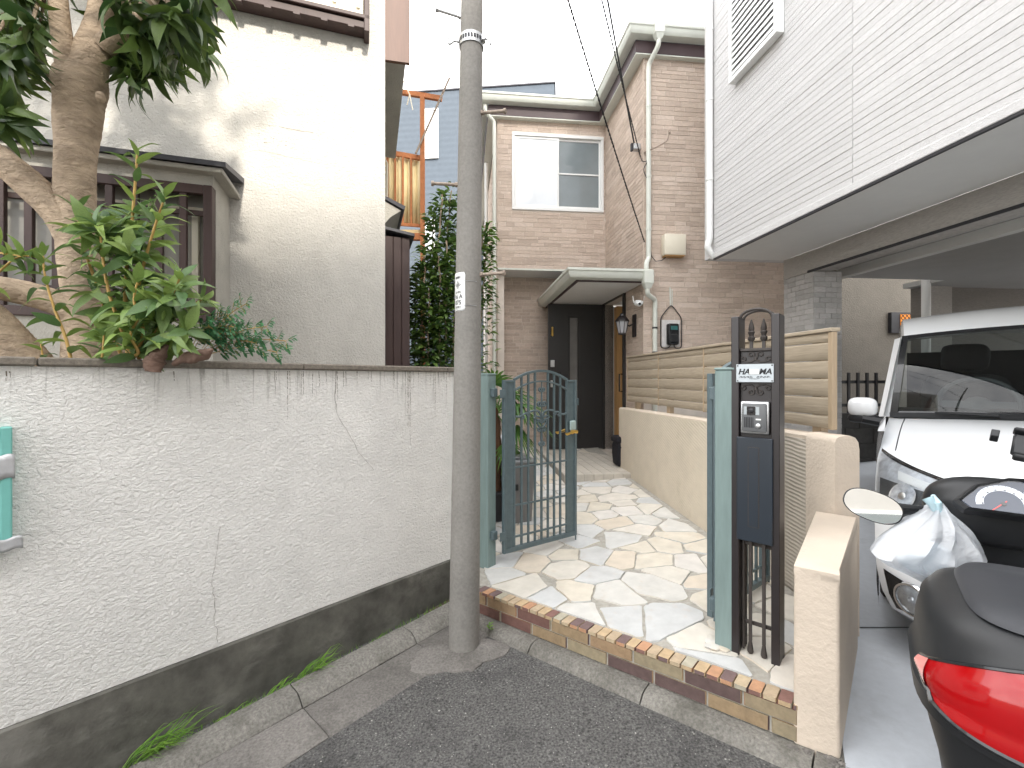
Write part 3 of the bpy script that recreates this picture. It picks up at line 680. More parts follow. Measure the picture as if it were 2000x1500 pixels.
for x in (W*.37, W*.63):
    f = MB(Ml); y = .05
    f.box(x-.006, x+.006, y-.006, y+.006, 1.528, 1.572)
    f.v += []; f.lathe([(.010, 1.560), (.014, 1.566), (.014, 1.576), (.009, 1.582), (.011, 1.590), (.014, 1.598), (.010, 1.604), (.012, 1.612), (.009, 1.63), (.002, 1.652)], 8, (x, y, 0))
    f.build('finial', m_iron, lp)
def orn2(zc, sg):
    mb = MB(Ml); c = W/2
    for s in (-1, 1):
        def S(cx, cz, r0, r1, a0, tr): return [(c+s*x, zc+sg*z) for x, z in scroll(cx, cz, r0, r1, a0, tr)]
        for pts in (S(.018, .012, .013, .004, math.pi, -.95), S(.046, -.006, .010, .004, math.pi*.2, .9)):
            mb.tube([(x, .018, z) for x, z in pts], .003, 6)
        mb.tube([(c+s*x, .018, zc+sg*z) for x, z in ((.0, -.008), (.006, .002), (.006, .012))], .003, 6)
        mb.tube([(c+s*x, .018, zc+sg*z) for x, z in ((.0, -.006), (.016, -.018), (.034, -.018), (.052, -.012), (.057, -.004))], .003, 6)
    mb.tube([(c, .018, zc-sg*.012), (c, .018, zc+sg*.004)], .005, 6)
    mb.build('scroll_ornament', m_iron, lp)
orn2(1.489, 1); orn2(1.357, -1)
npl = MB(Ml).bev(.022, W-.020, -.006, -.0005, 1.386, 1.461, .001).bev(.036, W-.036, -.0002, .021, 1.40, 1.45, .001).build('nameplate', m_plate, lp)
Tn = Ml @ Matrix(((1, 0, 0, 0), (0, 0, -1, 0), (0, 1, 0, 0), (0, 0, 0, 1)))     # text plane: x right, y up, z out
def tn(x, z, d=.0062): return Ml @ Matrix.Translation((x, -d, z)) @ Matrix.Rotation(math.pi/2, 4, 'X')
cN = (W+.002)/2
text('name_text', 'HA', .032, m_ink, npl, tn(cN-.040, 1.4195), .25, bold=.03); text('name_text', 'MA', .032, m_ink, npl, tn(cN+.039, 1.4195), .25, bold=.03)
MB(Ml).box(cN-.019, cN+.018, -.0085, -.0062, 1.419, 1.439).build('white_sticker', m_white, npl)
mb = MB(Ml)
for s in (-1, 1):
    for k in range(4):
        x = .008+k*.0125
        mb.tube([(cN+s*a, -.0066, b) for a, b in scroll(x+.004, 1.4075, .0045, .0015, 0 if k % 2 else math.pi, 1.0, 8)], .0007, 4)
        mb.tube([(cN+s*x, -.0066, 1.4065), (cN+s*(x+.006), -.0066, 1.4105), (cN+s*(x+.0125), -.0066, 1.4065)], .0008, 4)
mb.tube([(cN-.02, -.0066, 1.401), (cN, -.0066, 1.3995), (cN+.02, -.0066, 1.401)], .0008, 4)
mb.build('flourish', m_ink, npl)
mb = MB(Ml)
for x in (.028, W-.026):
    for z in (1.392, 1.455): mb.ell((x, -.0065, z), (.003, .002, .003), 8, 5)
mb.build('screw', m_dark, npl)
ic = MB(Ml).bev(.038, .146, -.004, .021, 1.172, 1.307, .006, 2).build('intercom', m_steel, lp)
m_icd = MT('intercom_grey', (.13, .135, .14), .4, .05)
MB(Ml).bev(.046, .138, -.016, -.0042, 1.182, 1.299, .006, 2).build('face', m_icd, ic)
MB(Ml).box(.055, .112, -.0178, -.0162, 1.252, 1.286).build('camera_window', MT('camera_window', (.42, .46, .48), .15, .05), ic)
MB(Ml).box(.066, .098, -.0192, -.018, 1.252, 1.286).build('lens_shield', m_blackg, ic)
MB(Ml @ Matrix.Translation((.082, -.0192, 1.270)) @ Matrix.Rotation(math.pi/2, 4, 'X')).lathe([(.011, 0), (.009, .003), (.004, .0045)], 14).build('camera_lens', m_dark, ic)
for k in range(6): MB(Ml).box(.056+k*.0062, .0592+k*.0062, -.0172, -.0162, 1.199, 1.242).build('speaker_slot', m_ink, ic)
MB(Ml).box(.099, .118, -.0175, -.0162, 1.231, 1.237).build('call_label', m_white, ic)
MB(Ml @ Matrix.Translation((.108, -.0162, 1.207)) @ Matrix.Rotation(math.pi/2, 4, 'X')).lathe([(.0105, 0), (.0105, .002), (.008, .0035)], 18).build('call_button', m_steel, ic)
ml = MB(Ml).bev(.024, W-.023, -.010, -.0005, .725, 1.157, .003).bev(.034, W-.034, -.0002, .021, .74, 1.15, .002).build('letterbox_front', m_mail, lp)
MB(Ml).box(.071, .107, -.0125, -.0102, .790, 1.116).build('slot_flap', m_mail, ml)
mb = MB(Ml)
for q in ((.068, .0705, .787, 1.119), (.1075, .110, .787, 1.119)): mb.box(q[0], q[1], -.0112, -.0102, q[2], q[3])
for q in ((.0706, .1074, .787, .7895), (.0706, .1074, 1.1165, 1.119)): mb.box(q[0], q[1], -.0112, -.0102, q[2], q[3])
mb.build('slot_edge', m_iron, ml)
for z in (.700, .365): MB(Ml).bev(.0315, W-.0315, .044, .056, z-.007, z+.007, .001).build('cross_rail', m_iron, lp)
for x in (W*.38, W*.66):
    b = MB(Ml); b.box(x-.006, x+.006, .02, .032, .30, .734); b.lathe([(.006, .31), (.006, .30), (.011, .270), (.013, .255), (.009, .247)], 8, (x, .026, 0)); b.build('bar', m_iron, lp)
mb = MB(Ml)
for k in range(3): mb.box(.0315+.005, .0315+.012, .035+k*.02, .043+k*.02, .25, .734)
mb.build('side_bars', m_iron, lp)
# ---------------------------------------------------------------- brick-clad house
HA = Vector((-.1064, .9943, 0)); HB = Vector((.9943, .1064, 0)); NC = Vector((1.503, 5.2, 0))
hs = thing('brick_house', 'two-storey house clad in pinkish brown brick panels with open dark front door', 'house', (1.0, 6.4, .3))
Mh = fr(NC, HB, HA)        # x right, y away
def HP(s, t, z): return Mh @ Vector((s, t, z))
ZT = 5.07; T2 = 1.4; T1 = 1.86; SLf = -1.565; ZO = 2.957
MB(Mh).box(0.001, 2.1, .001, .12, 0, ZT).build('wall_front', m_mortar, hs)
MB(Mh).box(.001, .12, .1205, .62, 0, ZT).box(.001, .12, .6205, 1.42, 2.47, ZT).box(.001, .12, 1.4205, 6, 0, ZT).build('wall_side', m_mortar, hs)
# upper facade with a window opening
WX0, WX1, WZ0, WZ1 = SLf+.222, -.052, 3.83, 4.86
MB(Mh).box(SLf+.001, WX0, T2+.001, T2+.1, ZO, ZT).box(WX1, .0005, T2+.001, T2+.1, ZO, ZT).box(WX0, WX1, T2+.001, T2+.1, ZO, WZ0).box(WX0, WX1, T2+.001, T2+.1, WZ1, ZT).build('wall_upper', m_mortar, hs)
MB(Mh).box(SLf+.001, .0005, T1+.001, T1+.1, 0, ZO-.004).build('wall_ground', m_mortar, hs)
MB(Mh).box(SLf+.001, SLf+.1, T2+.1005, 6, 0, ZT).build('wall_left', m_mortar, hs)
MB(Mh).box(SLf-.004, .006, T2-.004, T1, ZO-.012, ZO-.001).build('overhang_soffit', m_soffit, hs)
MB(Mh).bev(SLf-.012, .0, T2-.014, T2-.0045, ZO-.016, ZO+.010, .002).build('overhang_trim', m_gutter, hs)
# brick panels: every brick is a piece; the ones that show largest are parts
RBk = random.Random(11); bricks = []
def course_wall(x0, x1, z0, z1, mk, holes=()):
    z = z0
    while z < z1-.01:
        h = RBk.choice((.044, .052, .052, .066)); x = x0-RBk.uniform(0, .2)
        while x < x1:
            l = RBk.choice((.13, .17, .21, .26, .30)); a, b = max(x, x0), min(x+l-.0045, x1)
            segs = [(a, b)]
            for (hx0, hx1, hz0, hz1) in holes:
                if z+h > hz0+.004 and z < hz1-.004:
                    ns = []
                    for (p, q) in segs:
                        if q <= hx0 or p >= hx1: ns.append((p, q)); continue
                        if p < hx0: ns.append((p, hx0))
                        if q > hx1: ns.append((hx1, q))
                    segs = ns
            for (p, q) in segs:
                if q-p > .012: bricks.append((mk, p, q, z, min(z+h-.003, z1), RBk.uniform(0, .0025)))
            x += l
        z += h
mf = lambda x, d, z: HP(x, -d, z)                 # front wall
mu = lambda x, d, z: HP(x, T2-d, z)
mg = lambda x, d, z: HP(x, T1-d, z)
ms = lambda x, d, z: HP(-d, x, z)
ml_ = lambda x, d, z: HP(SLf-d, x, z)
course_wall(0.004, 2.1, 1.2, ZT, mf)
course_wall(SLf+.004, -.004, ZO+.011, ZT, mu, [(WX0-.02, WX1+.02, WZ0-.03, WZ1+.03)])
course_wall(SLf+.004, -.004, .2, ZO-.02, mg)
course_wall(0.004, T2-.004, .2, ZT, ms, [(.56, 1.5, 0, 2.53)])
course_wall(T2+.004, 3.8, .2, ZT, ml_)
def bkgeo(b):
    mk, p, q, z0, z1, e = b; d = .002+e; c = .002
    V = [mk(p, -.003, z0), mk(q, -.003, z0), mk(q, -.003, z1), mk(p, -.003, z1), mk(p, d-c, z0), mk(q, d-c, z0), mk(q, d-c, z1), mk(p, d-c, z1),
         mk(p+c, d, z0+c), mk(q-c, d, z0+c), mk(q-c, d, z1-c), mk(p+c, d, z1-c)]
    Fs = [(8, 9, 10, 11)]+[(4+i, 4+(i+1) % 4, 8+(i+1) % 4, 8+i) for i in range(4)]+[(i, (i+1) % 4, 4+(i+1) % 4, 4+i) for i in range(4)]
    return V, Fs
def score(b):
    mk, p, q, z0, z1, e = b; c = mk((p+q)/2, 0, (z0+z1)/2)
    px = 1000+F*c.x/c.y; py = HZ-F*(c.z-EYE)/c.y
    if not (0 < px < 1530 and 0 < py < 800): return 0
    if mk is mf and px > 1385 and py < 505: return 0
    if mk is mf and py > 690-.15*(px-1228): return 0
    s = (q-p)*F/c.y
    if mk is ms: s *= .12
    if mk is ml_: s *= .05
    return s
bricks.sort(key=score, reverse=True)
for b in bricks[:290]:
    V, Fs = bkgeo(b); mb = MB().add(V, Fs); c = V[8]
    me = mb.mesh('brick', m_brick, 0, c); o = bpy.data.objects.new('brick', me); COL.objects.link(o); o.parent = hs; o.location = c-wl(hs)
mb = MB()
for b in bricks[290:]: mb.add(*bkgeo(b))
tag(mb.build('brick_facing', m_brick, hs, 0), kind='stuff')
# corner trims
MB(Mh).bev(-.006, .004, -.006, .004, 1.0, ZT, .002).build('corner_trim', m_brick, hs)
MB(Mh).bev(SLf-.006, SLf+.005, T2-.007, T2+.004, ZO, ZT, .002).build('corner_trim', m_brick, hs)
# eaves: gutter, fascia, soffit
def sweep(pts, prof, closed=True):
    """pts: list of (s,t) corners of the eave line, prof: list of (offset outwards, z)"""
    k = len(pts); nrm = []
    for i in range(k):
        ds = []
        if i > 0: d = Vector((pts[i][0]-pts[i-1][0], pts[i][1]-pts[i-1][1])).normalized(); ds.append(Vector((d.y, -d.x)))
        if i < k-1: d = Vector((pts[i+1][0]-pts[i][0], pts[i+1][1]-pts[i][1])).normalized(); ds.append(Vector((d.y, -d.x)))
        if len(ds) == 1: nrm.append(ds[0])
        else: m = (ds[0]+ds[1]); nrm.append(m/ (m.dot(ds[0])))
    n = len(prof); V = [Vector((pts[i][0]+nrm[i].x*o, pts[i][1]+nrm[i].y*o, z)) for i in range(k) for o, z in prof]
    return MB(Mh).add(V, [(i*n+j, i*n+(j+1) % n, (i+1)*n+(j+1) % n, (i+1)*n+j) for i in range(k-1) for j in range(n)]+[tuple(range(n))[::-1], tuple(range((k-1)*n, k*n))])
EV = [(SLf-.14, 6), (SLf-.14, T2-.09), (-.12, T2-.09), (-.12, -.07), (2.1, -.07)]
gp = [(0, 5.215), (.05, 5.215), (.085, 5.225), (.105, 5.25), (.112, 5.29), (.125, 5.30), (.125, 5.325), (.112, 5.327), (.10, 5.31), (.092, 5.26), (.07, 5.237), (.012, 5.232), (.012, 5.327), (0, 5.327)]
sweep(EV, gp).build('gutter', m_gutter, hs, 30)
sweep(EV, [(-.03, 5.075), (-.0005, 5.075), (-.0005, 5.21), (-.03, 5.21)]).build('fascia', m_brownf, hs)
sweep(EV, [(-.13, 5.062), (-.004, 5.062), (-.004, 5.074), (-.13, 5.074)]).build('soffit', m_gutter, hs)
rf = MB(Mh); zr = 5.30
for poly in ([(SLf-.12, 6), (SLf-.12, T2-.06), (-.1, T2-.06), (-.1, -.04), (2.1, -.04), (2.1, 6)],):
    rf.prism(poly, zr-.08, zr-.02)
0 and rf.add([(SLf-.1, T2, zr), (2.1, 0, zr), (2.1, 6, zr), (SLf-.1, 6, zr), (.3, 3.2, zr+.015), (1.5, 3.2, zr+.015)], [(0, 1, 5, 4), (1, 2, 5), (2, 3, 4, 5), (3, 0, 4)])
rf.build('roof', m_roofdark, hs)
# window upstairs: two sliding sashes
wn_ = MB(Mh); yf = T2-.022
for (a, b, c, d) in ((WX0-.02, WX1+.02, WZ0-.03, WZ0+.012), (WX0-.02, WX1+.02, WZ1-.012, WZ1+.03), (WX0-.02, WX0+.016, WZ0+.012, WZ1-.012), (WX1-.016, WX1+.02, WZ0+.012, WZ1-.012)):
    wn_.bev(a, b, yf, T2+.05, c, d, .003)
wnd = wn_.build('window_frame', m_white, hs)
xm = (WX0+WX1)/2
for i, (a, b, y, gm) in enumerate(((WX0+.017, xm+.012, T2-.006, m_glassw), (xm-.012, WX1-.017, T2+.016, m_glassd))):
    s = MB(Mh); 
    for q in ((a, a+.026, WZ0+.013, WZ1-.013), (b-.026, b, WZ0+.013, WZ1-.013), (a+.026, b-.026, WZ0+.013, WZ0+.05), (a+.026, b-.026, WZ1-.045, WZ1-.013)): s.bev(q[0], q[1], y, y+.02, q[2], q[3], .002)
    s.build('sash', m_white, wnd)
    MB(Mh).box(a+.0265, b-.0265, y+.008, y+.013, WZ0+.051, WZ1-.046).build('pane', gm, wnd)
MB(Mh).bev(xm+.016, WX1-.044, T2+.012, T2+.022, 4.335, 4.357, .002).build('meeting_rail', m_white, wnd)
# porch canopy
CE = [(-.80, T1-.01), (-.80, -.06), (.02, -.06)]
cg = [(o, z-2.715) for o, z in gp]
sweep(CE, cg).build('canopy_gutter', m_gutter, hs, 30)
sweep(CE, [(-.03, 2.485), (-.0005, 2.485), (-.0005, 2.505), (-.03, 2.505)]).build('canopy_fascia', m_brownf, hs)
MB(Mh).box(-.771, -.014, -.03, T1-.012, 2.488, 2.4955).build('canopy_soffit', m_soffit, hs)
MB(Mh).add([(-.80, -.06, 2.59), (-.012, -.06, 2.59), (-.012, .4, 2.70), (-.35, T1-.012, 2.80), (-.80, T1-.012, 2.60), (-.012, T1-.012, 2.82),
            (-.80, -.06, 2.5), (-.012, -.06, 2.5), (-.012, T1-.012, 2.5), (-.80, T1-.012, 2.5)], [(0, 1, 2), (0, 2, 3, 4), (2, 5, 3), (0, 6, 7, 1), (0, 4, 9, 6), (6, 9, 8, 7)]).build('canopy_roof', m_roofdark, hs)
# downpipes with their hopper heads
def elbow(pts, r=.025, n=10):
    out_ = [Vector(pts[0])]
    for i in range(1, len(pts)-1):
        a, b, c = map(Vector, pts[i-1:i+2]); e = .035
        out_ += [b+(a-b).normalized()*min(e, (a-b).length*.45), b+((a-b).normalized()+(c-b).normalized())*e*.28, b+(c-b).normalized()*min(e, (c-b).length*.45)]
    out_.append(Vector(pts[-1])); return out_
def pipe(pts, r, name='downpipe', mat=m_gutter):
    mb = MB(Mh).tube(elbow(pts), r, 12)
    o = mb.build(name, mat, hs); return o
def hopper(s, t, z, parent=hs):
    MB(Mh).bev(s-.055, s+.055, t-.06, t+.03, z, z+.15, .006).build('hopper_head', m_gutter, parent)
    MB(Mh).add([(s-.05, t-.055, z), (s+.05, t-.055, z), (s+.05, t+.025, z), (s-.05, t+.025, z), (s-.03, t-.035, z-.05), (s+.03, t-.035, z-.05), (s+.03, t+.01, z-.05), (s-.03, t+.01, z-.05)], [(0, 1, 5, 4), (1, 2, 6, 5), (2, 3, 7, 6), (3, 0, 4, 7), (4, 5, 6, 7)]).build('hopper_outlet', m_gutter, parent)
hopper(.10, -.17, 5.20)
p1 = pipe([(.10, -.18, 5.16), (.10, -.18, 5.09), (.045, -.035, 4.97), (.045, -.035, 2.80), (.045, -.04, 2.76), (-.02, -.13, 2.70), (-.02, -.13, 2.62)], .027)
hopper(-.02, -.15, 2.45)
p2 = pipe([(-.02, -.155, 2.41), (-.02, -.155, 2.34), (.12, -.04, 2.30), (.12, -.035, 2.2), (.12, -.035, 1.0)], .027)
for z in (4.5, 3.7, 3.1): MB(Mh).lathe([(.027, -.014), (.031, -.014), (.031, .014), (.027, .014)], 12, (.045, -.035, z)).build('pipe_clip', m_gutter, p1)
for z in (1.98, 1.7): MB(Mh).lathe([(.027, -.01), (.030, -.01), (.030, .01), (.027, .01)], 12, (.12, -.035, z)).build('pipe_clip', m_dark, p2)
pipe([(SLf-.18, T2-.1, 5.20), (SLf-.18, T2-.1, 5.1), (SLf-.05, T2-.045, 5.0), (SLf-.05, T2-.045, 2.4), (SLf-.05, T2-.045, .2)], .026)
pipe([(SLf-.10, 2.6, 5.0), (SLf-.10, 2.6, 2.4), (SLf-.10, 2.6, .2)], .03, 'conduit', m_white)
# doorway in the side wall, door swung open towards the camera side
df = MB(Mh)
for q in ((-.03, .125, .57, .62, .38, 2.53), (-.03, .125, 1.4205, 1.47, .38, 2.53), (-.03, .125, .6205, 1.42, 2.472, 2.53)): df.bev(q[0], q[1], q[2], q[3], q[4], q[5], .003)
dfr = df.build('door_frame', m_door, hs)
MB(Mh).box(.13, .6, 1.425, 1.445, .4, 2.45).build('hall_wall', m_white, hs)
MB(Mh).box(.135, .30, 1.30, 1.42, .41, 2.44).build('hall_cupboard', m_tan, hs)
MB(Mh).box(.7, .72, .5, 1.6, .38, 2.6).build('hall_back', m_soffit, hs)
MB(Mh).box(.125, .72, .5, 1.6, .37, .40).build('hall_floor', m_tan, hs)
MB(Mh).box(.125, .72, .5, 1.6, 2.48, 2.5).build('hall_ceiling', m_soffit, hs)
MB(Mh).box(.125, .72, .45, .49, .38, 2.5).build('hall_wall', m_soffit, hs)
dx1 = -.034; dx0 = dx1-.80; dy = 1.43
dr = MB(Mh)
gx0, gx1 = dx0+.315, dx0+.43; dz0, dz1 = .405, 2.478
for q in ((dx0, gx0, dz0, dz1), (gx1, dx1, dz0, dz1), (gx0, gx1, dz0, .62), (gx0, gx1, 2.28, dz1)): dr.box(q[0], q[1], dy, dy+.042, q[2], q[3])
door = dr.build('front_door', m_door, hs)
mb = MB(Mh)
for q in ((gx0-.025, gx0, .59, 2.31), (gx1, gx1+.025, .59, 2.31), (gx0, gx1, .59, .615), (gx0, gx1, 2.285, 2.31)): mb.bev(q[0], q[1], dy-.008, dy-.0005, q[2], q[3], .002)
mb.build('glazing_bead', m_door, door)
MB(Mh).box(gx0, gx1, dy+.012, dy+.018, .62, 2.28).build('glass_strip', MT('door_glass', (.16, .15, .14), .25, .15, 5, spec=.6), door)
for z in (1.33, 1.62):
    MB(Mh).bev(dx0+.03, dx0+.09, dy-.012, dy-.0005, z-.05, z+.05, .004).build('lock_plate', m_steel, door)
MB(Mh).tube([(dx0+.06, dy-.012, 1.48), (dx0+.06, dy-.05, 1.48), (dx0+.17, dy-.05, 1.48)], .011, 8).bev(dx0+.035, dx0+.085, dy-.014, dy-.0005, 1.45, 1.51, .004).build('door_handle', m_blackg, door)
MB(Mh).tube([(dx0+.055, dy-.012, 2.02), (dx0+.055, dy-.03, 2.10), (dx0+.055, dy-.022, 2.14)], [.02, .014, .016], 8).tube([(dx0+.055, dy-.03, 2.09), (dx0+.055, dy-.035, 2.01)], .008, 6).build('door_hook', m_brass, door)
MB(Mh).bev(dx0, dx1, dy-.004, dy+.05, dz0-.012, dz0-.0005, .002).build('door_sill', m_door, door)
MB(Mh).tube([(-.035, .60, 1.24), (-.075, .60, 1.24), (-.075, .60, 1.46), (-.035, .60, 1.46)], .009, 6).build('strike_handle', m_blackg, dfr)
# porch floor with tiles
pf = MB(Mh).box(-.98, -.02, -.26, T1+.05, .0, .372); porch = tag(pf.build('porch', m_grout), kind='structure')
for i in range(9):
    for j in range(19):
        x = -.98+.107*i; y = -.262+.112*j
        MB(Mh).bev(x+.003, min(x+.105, -.02), y, y+.109, .366, .382, .002).build('porch_tile', m_ptile, porch)
for i in range(9): MB(Mh).bev(-.977+.107*i, -.98+.107*i+.105, -.269, -.2605, .28, .378, .002).build('porch_tile', m_ptile, porch)
# things fixed to the brick house
lt = thing('wall_lantern', 'black wall lantern on brick beside the open front door', 'lantern', HP(-.02, .26, 1.98))
MB(Mh).bev(-.022, -.0045, .20, .30, 1.90, 2.17, .004).build('back_plate', m_black, lt)
c = (-.165, .24)
MB(Mh).tube([(-.02, .24, 2.06), (-.08, .24, 2.03), (-.12, .24, 2.06), (-.165, .24, 2.12)], .01, 8).build('arm', m_black, lt)
MB(Mh).lathe([(.09, 2.08), (.085, 2.095), (.05, 2.14), (.035, 2.15), (.03, 2.17), (.008, 2.185)], 8, (c[0], c[1], 0)).build('lamp_cap', m_black, lt)
MB(Mh).lathe([(.045, 1.94), (.074, 2.079)], 8, (c[0], c[1], 0)).build('lamp_glass', MT('lantern_glass', (.42, .42, .44), .2, .05), lt)
mb = MB(Mh)
for k in range(8):
    a = k*math.pi/4; mb.tube([(c[0]+.046*math.cos(a), c[1]+.046*math.sin(a), 1.94), (c[0]+.076*math.cos(a), c[1]+.076*math.sin(a), 2.079)], .004, 4)
mb.lathe([(.03, 1.925), (.05, 1.93), (.05, 1.945)], 8, (c[0], c[1], 0)); mb.build('lamp_cage', m_black, lt)
sc_ = thing('security_camera', 'small white security camera on brick above the lantern', 'camera', HP(.0, .06, 2.28))
MB(Mh).bev(-.10, -.02, -.02, .05, 2.24, 2.30, .02, 3).build('body', m_white, sc_)
MB(Mh).ell((-.07, -.045, 2.252), .034, 12, 8).build('lens_ball', m_white, sc_)
MB(Mh).ell((-.075, -.072, 2.245), .016, 10, 6).build('lens', m_blackg, sc_)
mb = MB(Mh)
for s in (-.115, -.005): mb.tube([(s, 0, 2.27), (s+(-.012 if s < -.05 else .012), 0, 2.345)], .006, 6)
mb.bev(-.02, -.0045, 0, .04, 2.25, 2.29, .004); mb.build('antenna', m_white, sc_)
mt = thing('electric_meter', 'black electricity meter on pale board hung from cables on brick wall', 'meter', HP(.32, -.02, 1.93))
MB(Mh).bev(.21, .43, -.016, -.0065, 1.765, 2.075, .004).build('backboard', MT('meter_board', (.62, .60, .59), .7, .12, 20), mt)
MB(Mh).bev(.255, .39, -.085, -.0165, 1.785, 2.03, .02, 2).build('meter_case', m_blackg, mt)
MB(Mh).box(.285, .365, -.088, -.0855, 1.955, 2.0).build('display', MT('meter_display', (.03, .12, .12), .2, .05), mt)
MB(Mh).bev(.28, .37, -.095, -.086, 1.82, 1.90, .006).build('terminal_cover', m_blackp, mt)
mb = MB(Mh)
for s in (-1, 1): mb.tube(elbow([(.32, -.02, 2.24), (.32+s*.03, -.02, 2.22), (.32+s*.125, -.02, 2.10), (.32+s*.125, -.02, 1.75), (.32+s*.04, -.03, 1.745), (.32+s*.02, -.05, 1.79)]), .006, 6)
mb.build('cable_loop', m_wire, mt)
MB(Mh).tube([(.315, -.012, 2.24), (.31, -.012, 2.45)], .008, 6).tube([(.335, -.012, 2.24), (.335, -.012, 2.43)], .006, 6).build('service_cable', m_gutter, mt)
vb = thing('vent_box', 'cream square junction box on the brick wall beside the downpipe', 'box', HP(.33, -.05, 2.92))
MB(Mh).bev(.205, .455, -.11, -.0065, 2.80, 3.035, .008, 2).build('cover', m_vent, vb)
MB(Mh).bev(.215, .445, -.10, -.0065, 2.788, 2.7995, .002).build('base', m_tan, vb)
MB(Mh).tube([(.25, -.03, 2.788), (.2, -.03, 2.75), (.13, -.03, 2.74), (.08, -.03, 2.80), (.07, -.03, 2.88)], .005, 6).build('cable_tail', m_wire, vb)
# overhead cables
def wire(name, label, a, b, sag, r, extra=None, twist=0):
    a = Vector(a); b = Vector(b); pts = []
    for i in range(33):
        t = i/32; p = a.lerp(b, t)+Vector((0, 0, -sag*4*t*(1-t))); pts.append(p)
    o = MB()
    if twist:
        for ph in (0, math.pi):
            q = []
            for i in range(160):
                t = i/159; p = a.lerp(b, t)+Vector((0, 0, -sag*4*t*(1-t))); an = t*twist*2*math.pi+ph; q.append(p+Vector((math.cos(an), 0, math.sin(an)))*r*.9)
            o.tube(q, r, 5)
    else: o.tube(pts, r, 6)
    if extra: o.tube(elbow(extra), r, 6)
    o = o.build(name, m_wire); tag(o, label, 'cable', 'overhead service cables'); return o
A = HP(-.055, .12, 4.10)
wire('overhead_cable', 'thick straight overhead cable ending at the small clamp on brick wall', A, (-.15, 2.35, 7.1), .10, .009)
wire('overhead_cable', 'thin twisted overhead cable dropping to the canopy downpipe', HP(-.01, -.05, 2.95), (-.15, 2.3, 4.75), .05, .0048, None, 45)
wire('overhead_cable', 'thin twisted overhead cable looping below the wall clamp', HP(-.03, .02, 3.95), (-.15, 2.3, 5.9), .06, .0048, [HP(-.03, .02, 3.95), HP(-.02, -.02, 3.86), HP(.04, -.05, 3.88), HP(-.02, -.03, 3.78), HP(.03, -.04, 3.66), HP(.05, -.04, 3.6)], 55)
cl_ = thing('cable_clamp', 'small grey cable clamp and hook bracket high on brick corner', 'clamp', A)
MB(Mh).bev(-.085, -.004, .07, .15, 4.06, 4.13, .006).build('body', m_galv, cl_)
MB(Mh).bev(-.11, -.086, .09, .13, 4.05, 4.14, .004).build('insulator', m_dark, cl_)
MB(Mh).tube(elbow([(.0, -.01, 3.98), (.1, -.09, 4.0), (.24, -.10, 4.08), (.26, -.10, 4.17)]), .008, 8).tube([(.26, -.105, 4.165), (.265, -.09, 4.20)], .013, 8).build('hook_bracket', m_boltr, cl_)
# black bag by the door
cb_ = thing('cooler_bag', 'black fabric delivery bag on the tiled porch by the door', 'bag', HP(-.12, .1, .383))
def soft(x0, x1, y0, y1, z0, z1, e=5, seed=1, amp=.01):
    rr = random.Random(seed); ph = [rr.uniform(0, 6) for _ in range(6)]
    def fn(u, v):
        a = 2*math.pi*u; ph_ = math.pi*(v-.5); cx, sx = math.cos(a), math.sin(a); cz, sz = math.cos(ph_), math.sin(ph_)
        f = lambda q, p_: math.copysign(abs(q)**p_, q); p_ = 2/e
        X, Y, Z = f(cx, p_)*f(cz, p_), f(sx, p_)*f(cz, p_), f(sz, p_)
        w_ = 1+amp*4*math.sin(a*3+Z*4+ph[0])+amp*2*math.sin(a*7-Z*6+ph[1])
        return ((x0+x1)/2+X*(x1-x0)/2*w_, (y0+y1)/2+Y*(y1-y0)/2*w_, (z0+z1)/2+Z*(z1-z0)/2)
    return fn
MB(Mh).grid(soft(-.285, -.05, .05, .28, .383, .68, 7, 2), 32, 20, True).build('body', m_cloth, cb_, 60)
MB(Mh).grid(soft(-.297, -.04, .035, .29, .655, .735, 6, 3, .006), 32, 14, True).build('lid', m_cloth, cb_, 60)
MB(Mh).tube([(-.25, .04, .62), (-.2, .025, .52), (-.12, .025, .52), (-.08, .04, .62)], .008, 6).build('strap', m_cloth, cb_)
# ---------------------------------------------------------------- white house with garage
WC = Vector((2.017, 4.54, 0)); Mz = fr(WC, HB, HA)
wh = thing('white_house', 'white sided house overhanging its garage, with louvred window', 'house', (3.2, 4.2, .3))
MB(Mz).box(.012, .2, -6, -.0, 2.63, 7.2).build('upper_wall', m_siding, wh)
me = MB().add([(0, -6, 0), (0, -.002, 0), (-.0, -.002, .0435), (0, -6, .0435), (.012, -6, -.004), (.012, -.002, -.004), (.012, -.002, .0455), (.012, -6, .0455)], [(0, 1, 2, 3), (4, 5, 1, 0), (3, 2, 6, 7), (1, 5, 6, 2), (0, 3, 7, 4)]).mesh('siding_board', m_siding, 0)
z = 2.655
while z < 6.6:
    for (t0, t1) in ((-.0, -1.62), (-1.6222, -6)):
        o = inst('siding_board', me, wh, Mz @ Matrix.Translation((R.uniform(0, .003), t0, z)) @ Matrix.Diagonal((1, abs(t1-t0)/6, 1, 1)))
    z += .0475
MB(Mz).box(.012, 4, .001, .2, 2.63, 7.2).build('rear_wall', m_siding, wh)
MB(Mz).bev(-.014, .011, -6, .0, 2.60, 2.652, .003).build('bottom_trim', m_siding, wh)
MB(Mz).box(.012, .745, -6, .0, 2.602, 2.612).build('soffit', m_soffit, wh)
MB(Mz).box(-.010, .011, -6, .0, 2.585, 2.5995).build('drip_edge', m_dark, wh)
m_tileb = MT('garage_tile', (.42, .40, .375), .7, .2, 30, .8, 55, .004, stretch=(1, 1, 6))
MB(Mz).box(.745, .93, -6, .0, 2.405, 2.6005).build('garage_beam', m_tileb, wh)
MB(Mz).box(.735, .744, -6, -.33, 2.398, 2.420).build('shutter_rail', m_dark, wh)
